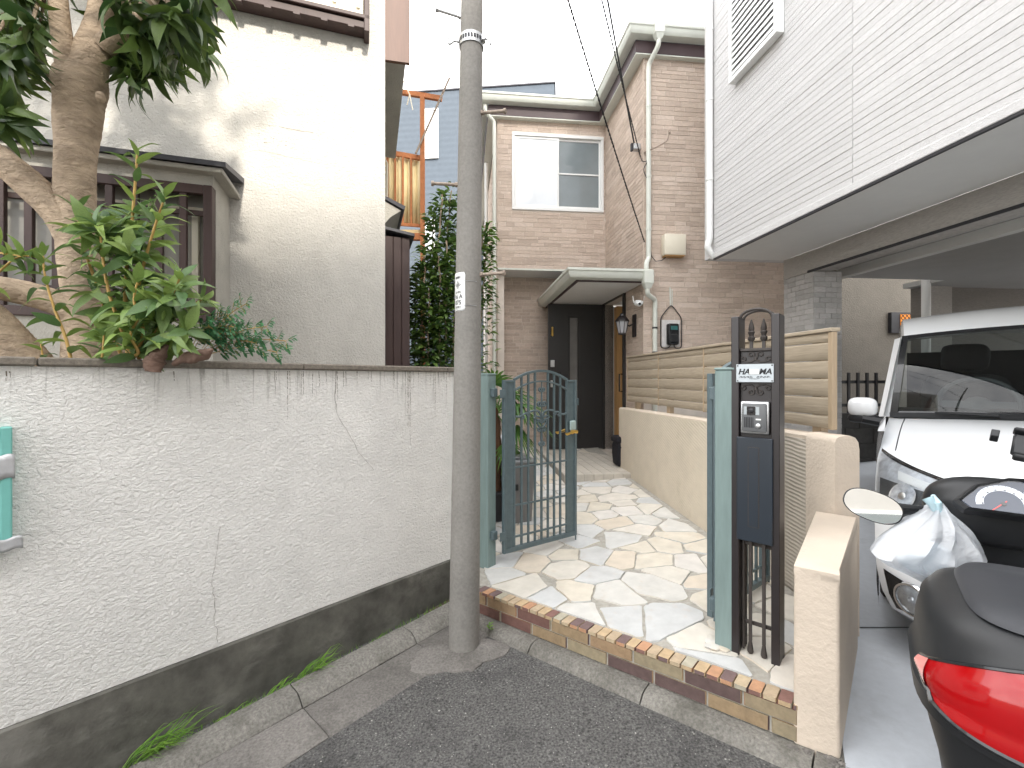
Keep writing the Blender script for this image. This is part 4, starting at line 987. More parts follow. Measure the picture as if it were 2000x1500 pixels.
MB(Mz).box(.931, 1.3, -6, .05, 2.50, 2.56).box(1.301, 3.04, -6, .4, 2.54, 2.6).box(3.041, 7, -6, .9, 2.54, 2.6).build('garage_ceiling', MT('garage_ceiling_paint', (.42, .42, .41), .7, .05), wh)
MB(Mz).box(1.28, 1.36, -6, .05, 2.42, 2.499).build('inner_beam', m_soffit, wh)
# tiled pillar: tiles one by one on the two faces that show
MB(Mz).box(.753, 1.03, -.39, -.0, -.1, 2.404).box(1.031, 1.15, -.2, .05, -.1, 2.49).build('pillar', m_grout, wh)
mt_ = MT('pillar_tile_piece', (.45, .44, .43), .65, .14, 30, .5, 90, .003, stretch=(1, 1, 4), per=.14)
z = .15; k = 0; tiles = []
while z < 2.39:
    xo = .06*(k % 3)
    for i in range(6):
        a, b = max(-.39, -.39-xo+i*.115), min(-.002, -.39-xo+i*.115+.112)
        if b-a > .012: tiles.append(('L', a, b, z))
        a, b = max(.753, .753-xo+i*.115), min(1.029, .753-xo+i*.115+.112)
        if b-a > .012: tiles.append(('F', a, b, z))
    z += .049; k += 1
mbx = MB(Mz)
for i, (f, a, b, z) in enumerate(tiles):
    d = .006+R.uniform(0, .003)
    if f == 'L': mb_ = (.753-d, .754, a, b, z, z+.046)
    else: mb_ = (a, b, -.39-d, -.389, z, z+.046)
    c = Mz @ Vector((mb_[0], mb_[2], mb_[4])); py = HZ-F*(c.z-EYE)/c.y
    if f == 'F' and py < 680:
        MB(Mz).box(*mb_).build('tile', mt_, wh, 0)
    else: mbx.box(*mb_)
tag(mbx.build('tile_facing', mt_, wh, 0), kind='stuff')
# louvred window
lv = MB(Mz); t0, t1, z0, z1 = -1.0, -.36, 4.10, 4.92
for q in ((-.07, -.001, t0, t0+.035, z0, z1), (-.07, -.001, t1-.03, t1, z0, z1), (-.07, -.001, t0+.035, t1-.03, z0, z0+.04), (-.07, -.001, t0+.035, t1-.03, z1-.04, z1)): lv.bev(*q, .003)
lvo = lv.build('louvre_window', m_white, wh)
for i in range(13):
    z = z0+.06+i*.055
    MB(Mz).add([(-.06, t0+.036, z), (-.06, t1-.031, z), (-.02, t1-.031, z+.030), (-.02, t0+.036, z+.030), (-.06, t0+.036, z+.028), (-.06, t1-.031, z+.028), (-.052, t1-.031, z+.033), (-.052, t0+.036, z+.033)], [(0, 1, 5, 4), (4, 5, 6, 7), (0, 3, 2, 1), (3, 7, 6, 2)]).build('slat', m_white, lvo)
MB(Mz).box(-.012, -.002, t0+.03, t1-.03, z0+.03, z1-.03).build('dark_backing', m_dark, lvo)
MB(Mz).bev(-.05, -.001, t0-.085, t0-.045, 4.46, 5.2, .004).bev(-.06, -.001, t0-.095, t0-.04, 4.42, 4.47, .005).build('conduit', m_white, wh)
q = MB(Mz).tube(elbow([(-.03, .03, 7), (-.03, .03, 3.4), (-.03, .03, 2.80), (-.06, .03, 2.72), (.02, .04, 2.62)]), .032, 12).build('downpipe', m_white, wh)
for z in (4.9, 4.2, 3.4): MB(Mz).lathe([(.032, -.012), (.037, -.012), (.037, .012), (.032, .012)], 12, (-.03, .03, z)).build('pipe_clip', m_white, q)
# behind the garage: neighbour wall, block wall with railings
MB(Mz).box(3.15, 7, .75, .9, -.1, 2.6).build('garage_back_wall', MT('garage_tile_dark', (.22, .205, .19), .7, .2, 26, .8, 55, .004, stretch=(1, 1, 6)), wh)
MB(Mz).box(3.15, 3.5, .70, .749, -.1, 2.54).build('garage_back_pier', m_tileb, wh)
MB(Mz).tube([(3.03, .6, .2), (3.03, .6, 2.6)], .045, 12).lathe([(.046, -.02), (.052, -.02), (.052, .02), (.046, .02)], 12, (3.03, .6, 1.95)).build('waste_pipe', m_white, wh)
nh = thing('neighbour_house', 'shaded rough stucco house wall behind the garage with amber lattice window', 'house', (4.2, 7.0, 0))
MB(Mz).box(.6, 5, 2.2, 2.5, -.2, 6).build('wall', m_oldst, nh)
ma, n_, b_ = mkmat('amber_window'); b_.inputs['Base Color'].default_value = (.75, .25, .03, 1); b_.inputs['Emission Color'].default_value = (1, .32, .03, 1); b_.inputs['Emission Strength'].default_value = .16
p = P(1788, 628, 7.0); q = Mz.inverted() @ p
wnn = MB(Mz).box(q.x-.26, q.x+.2, 2.14, 2.199, q.z-.16, q.z+.16).build('window', m_dark, nh)
MB(Mz).box(q.x-.11, q.x+.17, 2.13, 2.139, q.z-.13, q.z+.13).build('pane', ma, wnn)
mb = MB(Mz)
for k in range(-4, 5):
    for s in (-1, 1): 
        a = Vector((q.x+.03+k*.07-s*.13, 2.126, q.z-.13)); b = Vector((q.x+.03+k*.07+s*.13, 2.126, q.z+.13)); 
        x0, x1 = q.x-.11, q.x+.17
        def cl2(a, b):
            d = b-a; t0_, t1_ = 0, 1
            if d.x > 0: t0_ = max(t0_, (x0-a.x)/d.x); t1_ = min(t1_, (x1-a.x)/d.x)
            else: t0_ = max(t0_, (x1-a.x)/d.x); t1_ = min(t1_, (x0-a.x)/d.x)
            return (a+d*t0_, a+d*t1_) if t1_ > t0_+.02 else None
        g_ = cl2(a, b)
        if g_: mb.tube(g_, .006, 4)
mb.build('lattice', m_dark, wnn)
bk = thing('block_wall', 'low dark concrete block wall at the back of the garage', 'wall', (3.9, 5.7, .2))
MB(Mz).box(1.0, 3.0, 1.06, 1.19, -.1, .955).build('mortar_core', m_dark, bk)
for r_ in range(5):
    for c_ in range(6):
        x = 1.0+.395*c_-(.2 if r_ % 2 else 0); a, b = max(1.0, x), min(3.0, x+.385)
        if b-a > .05: MB(Mz).bev(a, b, 1.04, 1.062, .0+.192*r_, .187+.192*r_, .004).build('block', m_blockw, bk)
irf = thing('iron_railing', 'black flat-bar iron railing on top of the dark block wall', 'railing', (3.9, 5.7, .95))
for z in (1.06, 1.36): MB(Mz).box(1.0, 3.0, 1.10, 1.13, z-.02, z+.02).build('rail', m_dark, irf)
for i in range(15): MB(Mz).box(1.02+i*.13, 1.05+i*.13, 1.075, 1.0995, .957, 1.48).build('bar', m_dark, irf)
# ---------------------------------------------------------------- beige stucco house on the left
LC = Vector((-.92, 3.3, 0)); LD = Vector((-.95, -.3125, 0)).normalized(); LN = Vector((.3125, -.95, 0)).normalized()
lh = thing('stucco_house', 'beige rough stucco house behind the garden wall with lattice bay window', 'house', (-1.9, 3.2, .3))
Mlh = fr(LC, LD, -LN, (0, 0, 1))       # x left along the wall, y into the house (z up: left-handed pair is fine for boxes)
MB(Mlh).box(0, 6, .0, .2, 0, 6.5).build('front_wall', m_stucco, lh)
MB(Mlh).box(0, .2, .201, 5, 0, 6.5).build('side_wall', m_stucco, lh)
def onlh(px, py, off=0):      # photo point -> (x, z) on the wall pushed out by off
    k = (px-1000)/F; o = LC+LN*off
    x = (k*o.y-o.x)/(LD.x-k*LD.y); Y = o.y+LD.y*x
    return x, EYE-(py-HZ)/F*Y
# patched rectangle with a hairline crack round it
q = [onlh(*p) for p in ((505, 240), (625, 262), (625, 320), (507, 293))]
mbk = MB(Mlh); RC = random.Random(4); pl_ = []
for i in range(4):
    for k in range(9): pl_.append((q[i][0]+(q[(i+1) % 4][0]-q[i][0])*k/9+RC.uniform(-.004, .004), q[i][1]+(q[(i+1) % 4][1]-q[i][1])*k/9+RC.uniform(-.003, .003)))
for i in range(len(pl_)):
    a, b = pl_[i], pl_[(i+1) % len(pl_)]; h = .0016*RC.uniform(.2, 1) if i < 10 else .0008
    mbk.add([(a[0], -.002, a[1]-h), (b[0], -.002, b[1]-h), (b[0]+h*.5, -.002, b[1]+h), (a[0]+h*.5, -.002, a[1]+h)], [(0, 1, 2, 3)])
for k in range(9):
    x, z = onlh(RC.uniform(515, 560), RC.uniform(268, 288)); mbk.ell((x, -.0005, z), (RC.uniform(.003, .009), .002, RC.uniform(.002, .004)), 6, 4)
mbk.build('patch_crack', m_crack, lh, 0)
# second-floor window with its projecting brown sill box
xs, zs = onlh(720, 55, .12); xs -= .005
sw = MB(Mlh).bev(xs, xs+1.9, -.13, -.001, zs+.055, zs+.085, .004).bev(xs+.02, xs+1.9, -.11, -.001, zs, zs+.05, .004).build('upper_window_sill', m_brownw, lh)
MB(Mlh).bev(xs, xs+.035, -.13, -.001, zs-.03, zs+.9, .004).build('window_post', m_brownw, sw)
MB(Mlh).bev(xs+.04, xs+1.9, -.10, -.001, zs+.0855, zs+.125, .004).build('window_track', m_vent, sw)
MB(Mlh).box(xs+.04, xs+1.9, -.06, -.001, zs+.126, zs+.9).build('shutter_panel', m_vent, sw)
for i in range(12): MB(Mlh).bev(xs+.06+i*.155, xs+.085+i*.155, -.115, -.0995, zs+.13, zs+.9, .002).build('shutter_rib', m_vent, sw)
mb = MB(Mlh)
for i in range(10): mb.box(xs+.10+i*.17, xs+.14+i*.17, -.125, -.09, zs-.018, zs-.0005)
mb.build('sill_bracket', m_brownw, sw)
# bay window
OFF = .35; xb, zb0 = onlh(416, 365, OFF); zlo = onlh(416, 612, OFF)[1]; ztop = onlh(420, 335, OFF)[1]
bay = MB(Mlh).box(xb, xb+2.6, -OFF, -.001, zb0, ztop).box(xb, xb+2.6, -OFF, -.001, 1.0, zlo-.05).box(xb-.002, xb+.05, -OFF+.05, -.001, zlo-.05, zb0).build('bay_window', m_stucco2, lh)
rfb = MB(Mlh); o_ = .085
rfb.add([(xb-o_, -OFF-o_, ztop), (xb+2.7, -OFF-o_, ztop), (xb+2.7, 0, ztop+.08), (xb-o_, 0, ztop+.08), (xb-o_, -OFF-o_, ztop+.028), (xb+2.7, -OFF-o_, ztop+.028), (xb+2.7, 0, ztop+.115), (xb-o_, 0, ztop+.115)],
        [(0, 1, 2, 3), (4, 7, 6, 5), (0, 4, 5, 1), (0, 3, 7, 4)])
rfb.build('bay_roof', m_roofdark, bay)
MB(Mlh).bev(xb-o_+.02, xb+2.7, -OFF-o_+.02, -.001, ztop-.028, ztop-.0005, .004).build('bay_eave', m_stucco2, bay)
mb = MB(Mlh)
mb.bev(xb, xb+.045, -OFF-.02, -OFF+.049, zlo-.05, zb0, .003).bev(xb+.0455, xb+2.6, -OFF-.018, -OFF+.02, zb0-.055, zb0-.001, .003).bev(xb+.0455, xb+2.6, -OFF-.018, -OFF+.03, zlo-.05, zlo, .003)
mb.build('lattice_frame', m_brownw, bay)
for i in range(18): MB(Mlh).bev(xb+.13+i*.115, xb+.165+i*.115, -OFF-.012, -OFF+.018, zlo+.0005, zb0-.056, .002).build('lattice_bar', m_brownw, bay)
for z in (zlo+.09, zb0-.17): MB(Mlh).bev(xb+.046, xb+2.6, -OFF+.0185, -OFF+.035, z, z+.03, .002).build('lattice_rail', m_brownw, bay)
MB(Mlh).box(xb+.06, xb+2.6, -OFF+.12, -OFF+.13, zlo-.02, zb0-.02).build('pane', m_frost, bay)
for x in (xb+.1, xb+.72, xb+1.30, xb+1.42, xb+1.9): MB(Mlh).bev(x, x+.035, -OFF+.09, -OFF+.119, zlo-.02, zb0-.10, .002).build('sash_stile', m_vent if x < xb+1 else m_white, bay)
MB(Mlh).bev(xb+.06, xb+2.6, -OFF+.09, -OFF+.119, zb0-.14, zb0-.101, .002).build('sash_rail', m_vent, bay)
# boards on the side of the house: projecting box with copper-brown front, little awning, brown cupboard
MB(Mlh).add([(-.001, .10, 6), (-.185, .10, 6), (-.185, .10, onlh(800, 105)[1]), (-.001, .10, onlh(752, 98)[1]), (-.001, .13, 6), (-.185, .13, 6), (-.185, .13, onlh(800, 105)[1]), (-.001, .13, onlh(752, 98)[1])],
            [(0, 1, 2, 3), (7, 6, 5, 4), (1, 5, 6, 2), (2, 6, 7, 3)]).build('verge_board', m_redbrown, lh)
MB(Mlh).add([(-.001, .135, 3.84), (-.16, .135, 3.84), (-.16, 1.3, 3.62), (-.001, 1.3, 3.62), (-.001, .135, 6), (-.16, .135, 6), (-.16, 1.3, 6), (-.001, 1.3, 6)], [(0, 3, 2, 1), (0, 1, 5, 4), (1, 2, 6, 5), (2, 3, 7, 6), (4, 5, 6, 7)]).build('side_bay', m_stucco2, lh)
zA = EYE+(740-398)/F*3.5
MB(Mlh).add([(-.001, .18, zA+.03), (-.15, .18, zA-.04), (-.15, .9, zA-.04), (-.001, .9, zA+.03), (-.001, .18, zA+.055), (-.16, .17, zA-.015), (-.16, .9, zA-.015), (-.001, .9, zA+.055)], [(0, 1, 2, 3), (7, 6, 5, 4), (0, 4, 5, 1), (1, 5, 6, 2)]).build('side_awning', m_roofdark, lh)
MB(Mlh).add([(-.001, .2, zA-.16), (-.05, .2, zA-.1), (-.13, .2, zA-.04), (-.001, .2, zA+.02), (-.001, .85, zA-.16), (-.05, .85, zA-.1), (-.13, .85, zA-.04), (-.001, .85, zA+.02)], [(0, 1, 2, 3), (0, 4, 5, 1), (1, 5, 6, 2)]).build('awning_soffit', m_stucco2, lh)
for i in range(4): MB(Mlh).tube(elbow([(-.02, 1.1+.12*i, 3.5), (-.07, 1.1+.12*i, 3.5), (-.07, 1.1+.12*i, 3.0), (-.02, 1.1+.12*i, 3.0)]), .008, 6).build('grille_bar', m_vent, lh)
cup = thing('side_cupboard', 'narrow brown boarded cupboard with small lean-to roof at house corner', 'cupboard', (-.85, 3.5, .3))
zC = EYE+(740-462)/F*3.5
MB(Mlh).bev(-.192, -.003, .18, .75, .2, zC, .004).build('body', m_brownw, cup)
for i in range(3): MB(Mlh).bev(-.19+i*.0625, -.132+i*.0625, .168, .1795, .2, zC-.005, .003).build('plank', m_brownw, cup)
MB(Mlh).add([(-.002, .13, zC+.035), (-.225, .13, zC-.0), (-.225, .8, zC-.0), (-.002, .8, zC+.035), (-.002, .13, zC+.055), (-.225, .13, zC+.022), (-.225, .8, zC+.022), (-.002, .8, zC+.055)], [(0, 1, 2, 3), (7, 6, 5, 4), (0, 4, 5, 1), (1, 5, 6, 2)]).build('roof', m_roofdark, cup)
# garden soil
tag(MB().prism([tuple((wpt(-4, -.13, 0)).xy), tuple((wpt(.2, -.13, 0)).xy), (-.5, 8), (-5, 8), (-6, 1)], -.2, 1.05).build('garden_soil', m_soil), kind='structure')
# ---------------------------------------------------------------- rusty drying balcony beyond the corner
bl = thing('drying_balcony', 'rust orange steel drying balcony with yellow corrugated panel behind stucco house', 'balcony', P(790, 740, 5.0))
def q5(px, py, d=0): return P(px, py, 5.0+d)
mb = MB(); mb.bar(q5(825, 185), q5(826, 720), .045, .045, (0, 1, 0)); mb.build('post', m_rust, bl)
MB().bar(q5(700, 166, .03), q5(863, 193, .03), .04, .05).build('top_beam', m_rust, bl)
MB().bar(q5(700, 287, .04), q5(822, 309, .04), .03, .05).build('hand_rail', m_rust, bl)
MB().bar(q5(700, 432, .04), q5(822, 441, .04), .03, .03).build('lower_rail', m_rust, bl)
MB().bar(q5(690, 462, .02), q5(830, 463, .02), .06, .07).build('floor_beam', m_rust, bl)
for px in (757, 772, 787, 803): MB().bar(q5(px, 300+(px-757)*.15, .03), q5(px, 440, .03), .018, .018, (0, 1, 0)).build('baluster', m_rust, bl)
mb = MB(); mb.grid(lambda a, b: q5(690+132*a, 300+140*b+(1-b)*8*a, .07)+Vector((0, .012*math.sin(a*90), 0)), 120, 1); solid(mb.build('corrugated_panel', m_yel, bl), .002)
MB().box(*[q5(690, 0).x, q5(822, 0).x, 5.06, 5.12, q5(0, 456).z, q5(0, 445).z]).build('floor_board', m_yel, bl)
MB().tube([q5(812, 300, -.05), q5(878, 152, -.05)], .012, 8).build('laundry_pole', m_boltr, bl)
MB().tube([q5(780, 140, -.04), q5(800, 185, -.05), q5(806, 215, -.05)], .006, 5).tube([q5(800, 185, -.05), q5(795, 205, -.05)], .006, 5).build('rope', m_vent, bl)
# ---------------------------------------------------------------- blue-grey house in the back
gh = thing('grey_house', 'tall blue-grey sided house in the background with narrow white windows', 'house', (-1, 11, 0))
ga = P(560, 740, 11.45); gb = P(1083, 740, 10.75); Mg = fr((ga.x, ga.y, 0), (gb-ga).xy.to_3d()); GLn = (gb-ga).length
MB(Mg).box(0, GLn, 0, 3.5, -.5, 8.38).build('wall', m_grey, gh)
MB(Mg).bev(-.03, GLn+.03, -.03, 3.5, 8.381, 8.42, .005).build('parapet', m_roofdark, gh)
def gwin(x0, y0, x1, y1):
    a, b = P(x0, y1, 11.15), P(x1, y0, 11.15); i = Mg.inverted(); c = i @ a; d = i @ b
    w_ = MB(Mg)
    for q in ((c.x, c.x+.04, c.z, d.z), (d.x-.04, d.x, c.z, d.z), (c.x+.04, d.x-.04, c.z, c.z+.04), (c.x+.04, d.x-.04, d.z-.04, d.z)): w_.box(q[0], q[1], -.05, -.001, q[2], q[3])
    w_ = w_.build('window', m_white, gh); MB(Mg).box(c.x+.041, d.x-.041, -.025, -.015, c.z+.041, d.z-.041).build('pane', m_glassw, w_)
gwin(832, 218, 859, 314); gwin(829, 432, 852, 492)
# ---------------------------------------------------------------- leaves
def leafmesh(name, mat, w=.17, droop=.35, fold=.25, curl=0, n=7):
    mb = MB(); V = []
    for i in range(n+1):
        t = i/n; hw = w*(math.sin(math.pi*t**.8)**.9)*.5+.004*(1-t); a = -droop*t*t
        x = t*math.cos(a*.6); z = t*math.sin(a)+curl*math.sin(t*9)*.02
        V += [(x, -hw, z+hw*fold), (x, 0, z), (x, hw, z+hw*fold)]
    Fs = []
    for i in range(n):
        for j in range(2): Fs.append((i*3+j, i*3+j+1, i*3+4+j, i*3+3+j))
    return mb.add(V, Fs).mesh(name, mat, 60)
LV = {}
def leafset(key, mat, ws, dr): LV[key] = [leafmesh('leaf', mat, w, d, .3, c) for w, d, c in zip(ws, dr, (0, 1, -1, 1))]
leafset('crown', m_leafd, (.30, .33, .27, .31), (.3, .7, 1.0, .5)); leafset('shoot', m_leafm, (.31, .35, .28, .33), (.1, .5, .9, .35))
def lmat(p, d, up, s, roll=0):
    d = Vector(d).normalized(); up = Vector(up); y = up.cross(d)
    if y.length < .05: y = Vector((1, 0, 0)).cross(d)
    y.normalize(); z = d.cross(y)
    M = Matrix.Identity(4)
    for i in range(3): M[i][0] = d[i]; M[i][1] = y[i]; M[i][2] = z[i]; M[i][3] = p[i]
    return M @ Matrix.Rotation(roll, 4, 'X') @ Matrix.Diagonal((s, s, s, 1))
def rosette(rr, p, axis, n, size, spread, droop=.0):
    axis = Vector(axis).normalized(); x = axis.orthogonal().normalized(); y = axis.cross(x); res = []
    for k in range(n):
        a = k*2.4+rr.uniform(-.3, .3); e = spread*(.55+.45*k/n)+rr.uniform(-.15, .15)
        d = axis*math.cos(e)+(x*math.cos(a)+y*math.sin(a))*math.sin(e); d.z -= droop
        q = Vector(p)-axis*(.05*k/n)
        res.append((q, d, axis, size*rr.uniform(.7, 1.15), rr.uniform(-.4, .4)))
    return res
def putleaves(lst, key, parent, cap, rr):
    m = len(LV[key]); rest = MB()
    lst = sorted(lst, key=lambda l: -l[3] if vis(l[0]) else 0)
    for i, (p, d, u_, s, ro) in enumerate(lst):
        M = lmat(p, d, u_, s, ro); me = LV[key][rr.randrange(m)]
        if i < cap: inst('leaf', me, parent, M)
        else: rest.add([M @ v.co for v in me.vertices], [tuple(f.vertices) for f in me.polygons])
    if rest.v: tag(rest.build('foliage', LV[key][0].materials[0], parent, 60), kind='stuff')
def vis(p):
    if p.y < .2: return False
    px = 1000+F*p.x/p.y; py = HZ-F*(p.z-EYE)/p.y; return -40 < px < 2040 and -60 < py < 1540
# big tree behind the wall
TY = 2.0
tr = thing('loquat_tree', 'thick tan-barked tree with dark drooping leaves behind the garden wall', 'tree', P(170, 740, TY)+Vector((0, 0, -.35)))
def curve(pts, k=6):
    out_ = []
    n = len(pts)
    for i in range(n-1):
        p0, p1, p2, p3 = [pts[max(0, min(n-1, i+d))] for d in (-1, 0, 1, 2)]
        for j in range(k):
            t = j/k
            out_.append(tuple(.5*((2*b)+(-a+c)*t+(2*a-5*b+4*c-d)*t*t+(-a+3*b-3*c+d)*t**3) for a, b, c, d in zip(p0, p1, p2, p3)))
    out_.append(tuple(pts[-1])); return out_
def limb(name, pts, parent, mat=m_bark, n=28, rough=.009, seed=0):
    """pts: (px, py, Y, radius)"""
    w_ = [(*P(a, b, c), r) for a, b, c, r in pts]; cv = curve(w_, 14); rr = random.Random(seed+3); mb = MB()
    mb.tube([c[:3] for c in cv], [c[3] for c in cv], n)
    for i, v in enumerate(mb.v):
        k = i//n
        if k < len(cv): 
            c = Vector(cv[k][:3]); d = v-c
            mb.v[i] = c+d*(1+rough*4*(math.sin(k*.31+(i % n)*math.tau/n*2+seed)*.6+.4*math.sin(k*.12-(i % n)*math.tau/n*3))+rr.uniform(-rough, rough)*1.6)
    return mb.build(name, mat, parent, 80)
limb('trunk', [(190, 830, 2.0, .128), (184, 690, 2.0, .105), (170, 590, 2.0, .086), (154, 480, 2.0, .076), (147, 380, 2.0, .070), (149, 290, 2.0, .074), (153, 215, 2.0, .085), (158, 160, 2.0, .094), (178, 110, 2.0, .068), (194, 50, 2.02, .054), (208, -40, 2.05, .048), (226, -160, 2.1, .06)], tr, seed=1)
limb('limb', [(155, 200, 1.98, .055), (134, 130, 1.95, .044), (118, 50, 1.93, .036), (110, -60, 1.93, .030), (100, -180, 1.95, .04)], tr, n=14, seed=2)
limb('limb', [(205, 90, 2.0, .045), (235, 62, 1.98, .038), (268, 42, 1.95, .03), (300, -10, 1.93, .025), (330, -60, 1.9, .018)], tr, n=10, seed=3)
limb('limb', [(165, 500, 2.0, .07), (125, 428, 1.98, .066), (70, 372, 1.95, .060), (10, 320, 1.92, .058), (-90, 250, 1.9, .05)], tr, n=14, seed=4)
limb('limb', [(190, 640, 1.98, .06), (130, 600, 1.95, .055), (60, 575, 1.9, .05), (-10, 560, 1.85, .048), (-90, 540, 1.8, .04)], tr, n=14, seed=5)
limb('limb', [(80, 740, 1.9, .08), (30, 680, 1.86, .075), (-30, 620, 1.82, .07), (-120, 540, 1.8, .06)], tr, n=14, seed=6)
MB().ell(P(106, 158, 1.99), (.030, .03, .030), 10, 8).build('knot', m_bark, tr); MB().ell(P(196, 190, 1.93), (.018, .02, .024), 10, 8).build('knot', m_bark, tr)
rr = random.Random(31); leaves = []
# clusters: (px, py, Y, axis, count)
cl = []
for _ in range(34): cl.append((rr.uniform(225, 395), rr.uniform(-120, 95), rr.uniform(1.75, 2.3)))
for _ in range(34): cl.append((rr.uniform(-40, 85), rr.uniform(-120, 120), rr.uniform(1.75, 2.3)))
for _ in range(10): cl.append((rr.uniform(90, 220), rr.uniform(-150, -40), rr.uniform(2.15, 2.45)))
for _ in range(18): cl.append((rr.uniform(215, 330), rr.uniform(20, 130), rr.uniform(2.0, 2.35)))
for (a, b, c) in ((300, 130, 2.1), (262, 150, 2.05), (330, 90, 1.95), (20, 150, 1.95), (45, 115, 2.1), (375, 30, 1.9), (350, -5, 1.9), (15, 95, 1.8), (285, 60, 1.8), (240, -10, 1.75), (60, 40, 1.75)): cl.append((a, b, c))
for (a, b, c) in cl:
    p = P(a, b, c); ax = Vector((rr.uniform(-.6, .6), rr.uniform(-.6, .2), rr.uniform(-.5, .5)))
    leaves += rosette(rr, p, ax, rr.randint(9, 12), .148, 1.25, .85)
for i in range(5): leaves += rosette(rr, P(rr.uniform(-20, 25), rr.uniform(215, 262), 1.75), (.6, -.3, .1), 6, .13, 1.1, .4)
tw = MB()
for (a, b, c) in cl[:60]:
    p = P(a, b, c); q = P(214 if a > 160 else 108, -60, 2.0); m_ = p.lerp(q, .5)+Vector((0, 0, .05)); tw.tube([p, m_, q], [.005, .009, .014], 5)
tag(tw.build('twigs', m_bark, tr), kind='stuff')
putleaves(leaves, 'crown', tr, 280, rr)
# high branches above the picture: they throw the dapple on the house wall
up = []; tw = MB()
for k_ in range(150):
    p = Vector((rr.uniform(-3.6, -1.55) if k_ < 128 else rr.uniform(-1.55, -1.15), rr.uniform(.9, 2.0), rr.uniform(3.4, 4.9))); up += rosette(rr, p, (rr.uniform(-.5, .5), rr.uniform(-.5, .5), .4), 9, .15, 1.3, .5)
rest = MB()
for (p, d, u_, s, ro) in up:
    M = lmat(p, d, u_, s, ro); me = LV['crown'][rr.randrange(4)]; rest.add([M @ v.co for v in me.vertices], [tuple(f.vertices) for f in me.polygons])
tag(rest.build('upper_crown', m_leafd, tr, 60), kind='stuff')
# leafy shoots in front of the trunk
sh = thing('leafy_shrub', 'bushy green shrub with long leaves and orange stems in front of trunk', 'shrub', P(270, 760, 1.86))
ls = []; st = MB(); rr = random.Random(77)
def shoot(pts, n, size, parent_leaves, stm, r=.006, top=True, a0=.35, gap=.45):
    cv = curve([tuple(P(*p)) for p in pts], 8); stm.tube(cv, [r*(1.25-.7*i/len(cv)) for i in range(len(cv))], 7)
    for k in range(n):
        t = a0+(1-a0)*k/max(1, n-1); f = t*(len(cv)-1); i = min(int(f), len(cv)-2); p = Vector(cv[i]).lerp(Vector(cv[i+1]), f-i); ax = (Vector(cv[i+1])-Vector(cv[i])).normalized()
        x = ax.orthogonal().normalized(); y = ax.cross(x); a = k*2.4+rr.uniform(-.3, .3); e = 1.25-.75*t**3+rr.uniform(-.15, .15)
        d = ax*math.cos(e)+(x*math.cos(a)+y*math.sin(a))*math.sin(e); parent_leaves.append((p, d, ax, size*rr.uniform(.75, 1.1)*(1-.25*t**4), rr.uniform(-.3, .3)))
shoot([(250, 700, 1.88), (245, 560, 1.86), (258, 430, 1.85), (268, 300, 1.85)], 30, .125, ls, st, .007, a0=.2)
shoot([(250, 690, 1.86), (270, 560, 1.84), (300, 450, 1.82), (322, 385, 1.82)], 24, .125, ls, st, a0=.25)
shoot([(235, 690, 1.9), (190, 560, 1.86), (160, 470, 1.84), (152, 405, 1.84)], 20, .11, ls, st, a0=.25)
shoot([(255, 690, 1.82), (215, 580, 1.78), (200, 500, 1.78), (195, 440, 1.78)], 20, .115, ls, st, a0=.25)
shoot([(270, 700, 1.84), (310, 640, 1.80), (335, 580, 1.78), (352, 540, 1.77)], 18, .125, ls, st, a0=.2)
shoot([(260, 700, 1.80), (280, 650, 1.76), (262, 590, 1.74), (270, 545, 1.74)], 18, .13, ls, st, a0=.2)
shoot([(240, 700, 1.80), (270, 690, 1.74), (255, 655, 1.72), (270, 625, 1.72)], 16, .125, ls, st, a0=.2)
shoot([(270, 700, 1.88), (360, 650, 1.84), (375, 600, 1.82), (395, 585, 1.82)], 14, .12, ls, st, a0=.2)
for i in range(24):
    p = P(rr.uniform(215, 375), rr.uniform(550, 680), rr.uniform(1.74, 1.95)); ls += rosette(rr, p, (rr.uniform(-.6, .6), -.5, rr.uniform(-.1, .6)), 7, .13, 1.3, .2)
for i in range(18):
    p = P(rr.uniform(175, 340), rr.uniform(420, 570), rr.uniform(1.76, 1.95)); ls += rosette(rr, p, (rr.uniform(-.6, .6), -.5, rr.uniform(.1, .8)), 6, .125, 1.3, .2)
st.build('stems', m_twig, sh, 60); putleaves(ls, 'shoot', sh, 290, rr)
s2 = thing('leafy_sapling', 'thin single leafy shoot with orange stem left of the trunk', 'sapling', P(130, 760, 1.72))
ls = []; st = MB(); rr = random.Random(5)
shoot([(142, 720, 1.70), (128, 660, 1.70), (105, 600, 1.70), (88, 540, 1.70), (84, 500, 1.70)], 24, .105, ls, st, .005, a0=.05)
shoot([(90, 720, 1.70), (84, 700, 1.70), (80, 672, 1.70)], 7, .07, ls, st, .004, a0=.2)
shoot([(195, 720, 1.70), (200, 690, 1.70), (203, 650, 1.70)], 9, .085, ls, st, .004, a0=.1)
st.build('stems', m_twig, s2, 60); putleaves(ls, 'shoot', s2, 100, rr)
s3 = thing('leafy_twig', 'pale green leafy twig reaching in at the left edge of picture', 'twig', P(-20, 560, 1.7))
ls = []; st = MB()
shoot([(-60, 600, 1.72), (-10, 540, 1.70), (30, 505, 1.70), (62, 500, 1.70)], 16, .10, ls, st, .004, a0=.1); shoot([(-60, 470, 1.72), (-20, 490, 1.7), (40, 500, 1.7)], 10, .09, ls, st, .004, a0=.2)
st.build('stems', m_twig, s3, 60); putleaves(ls, 'shoot', s3, 60, rr)
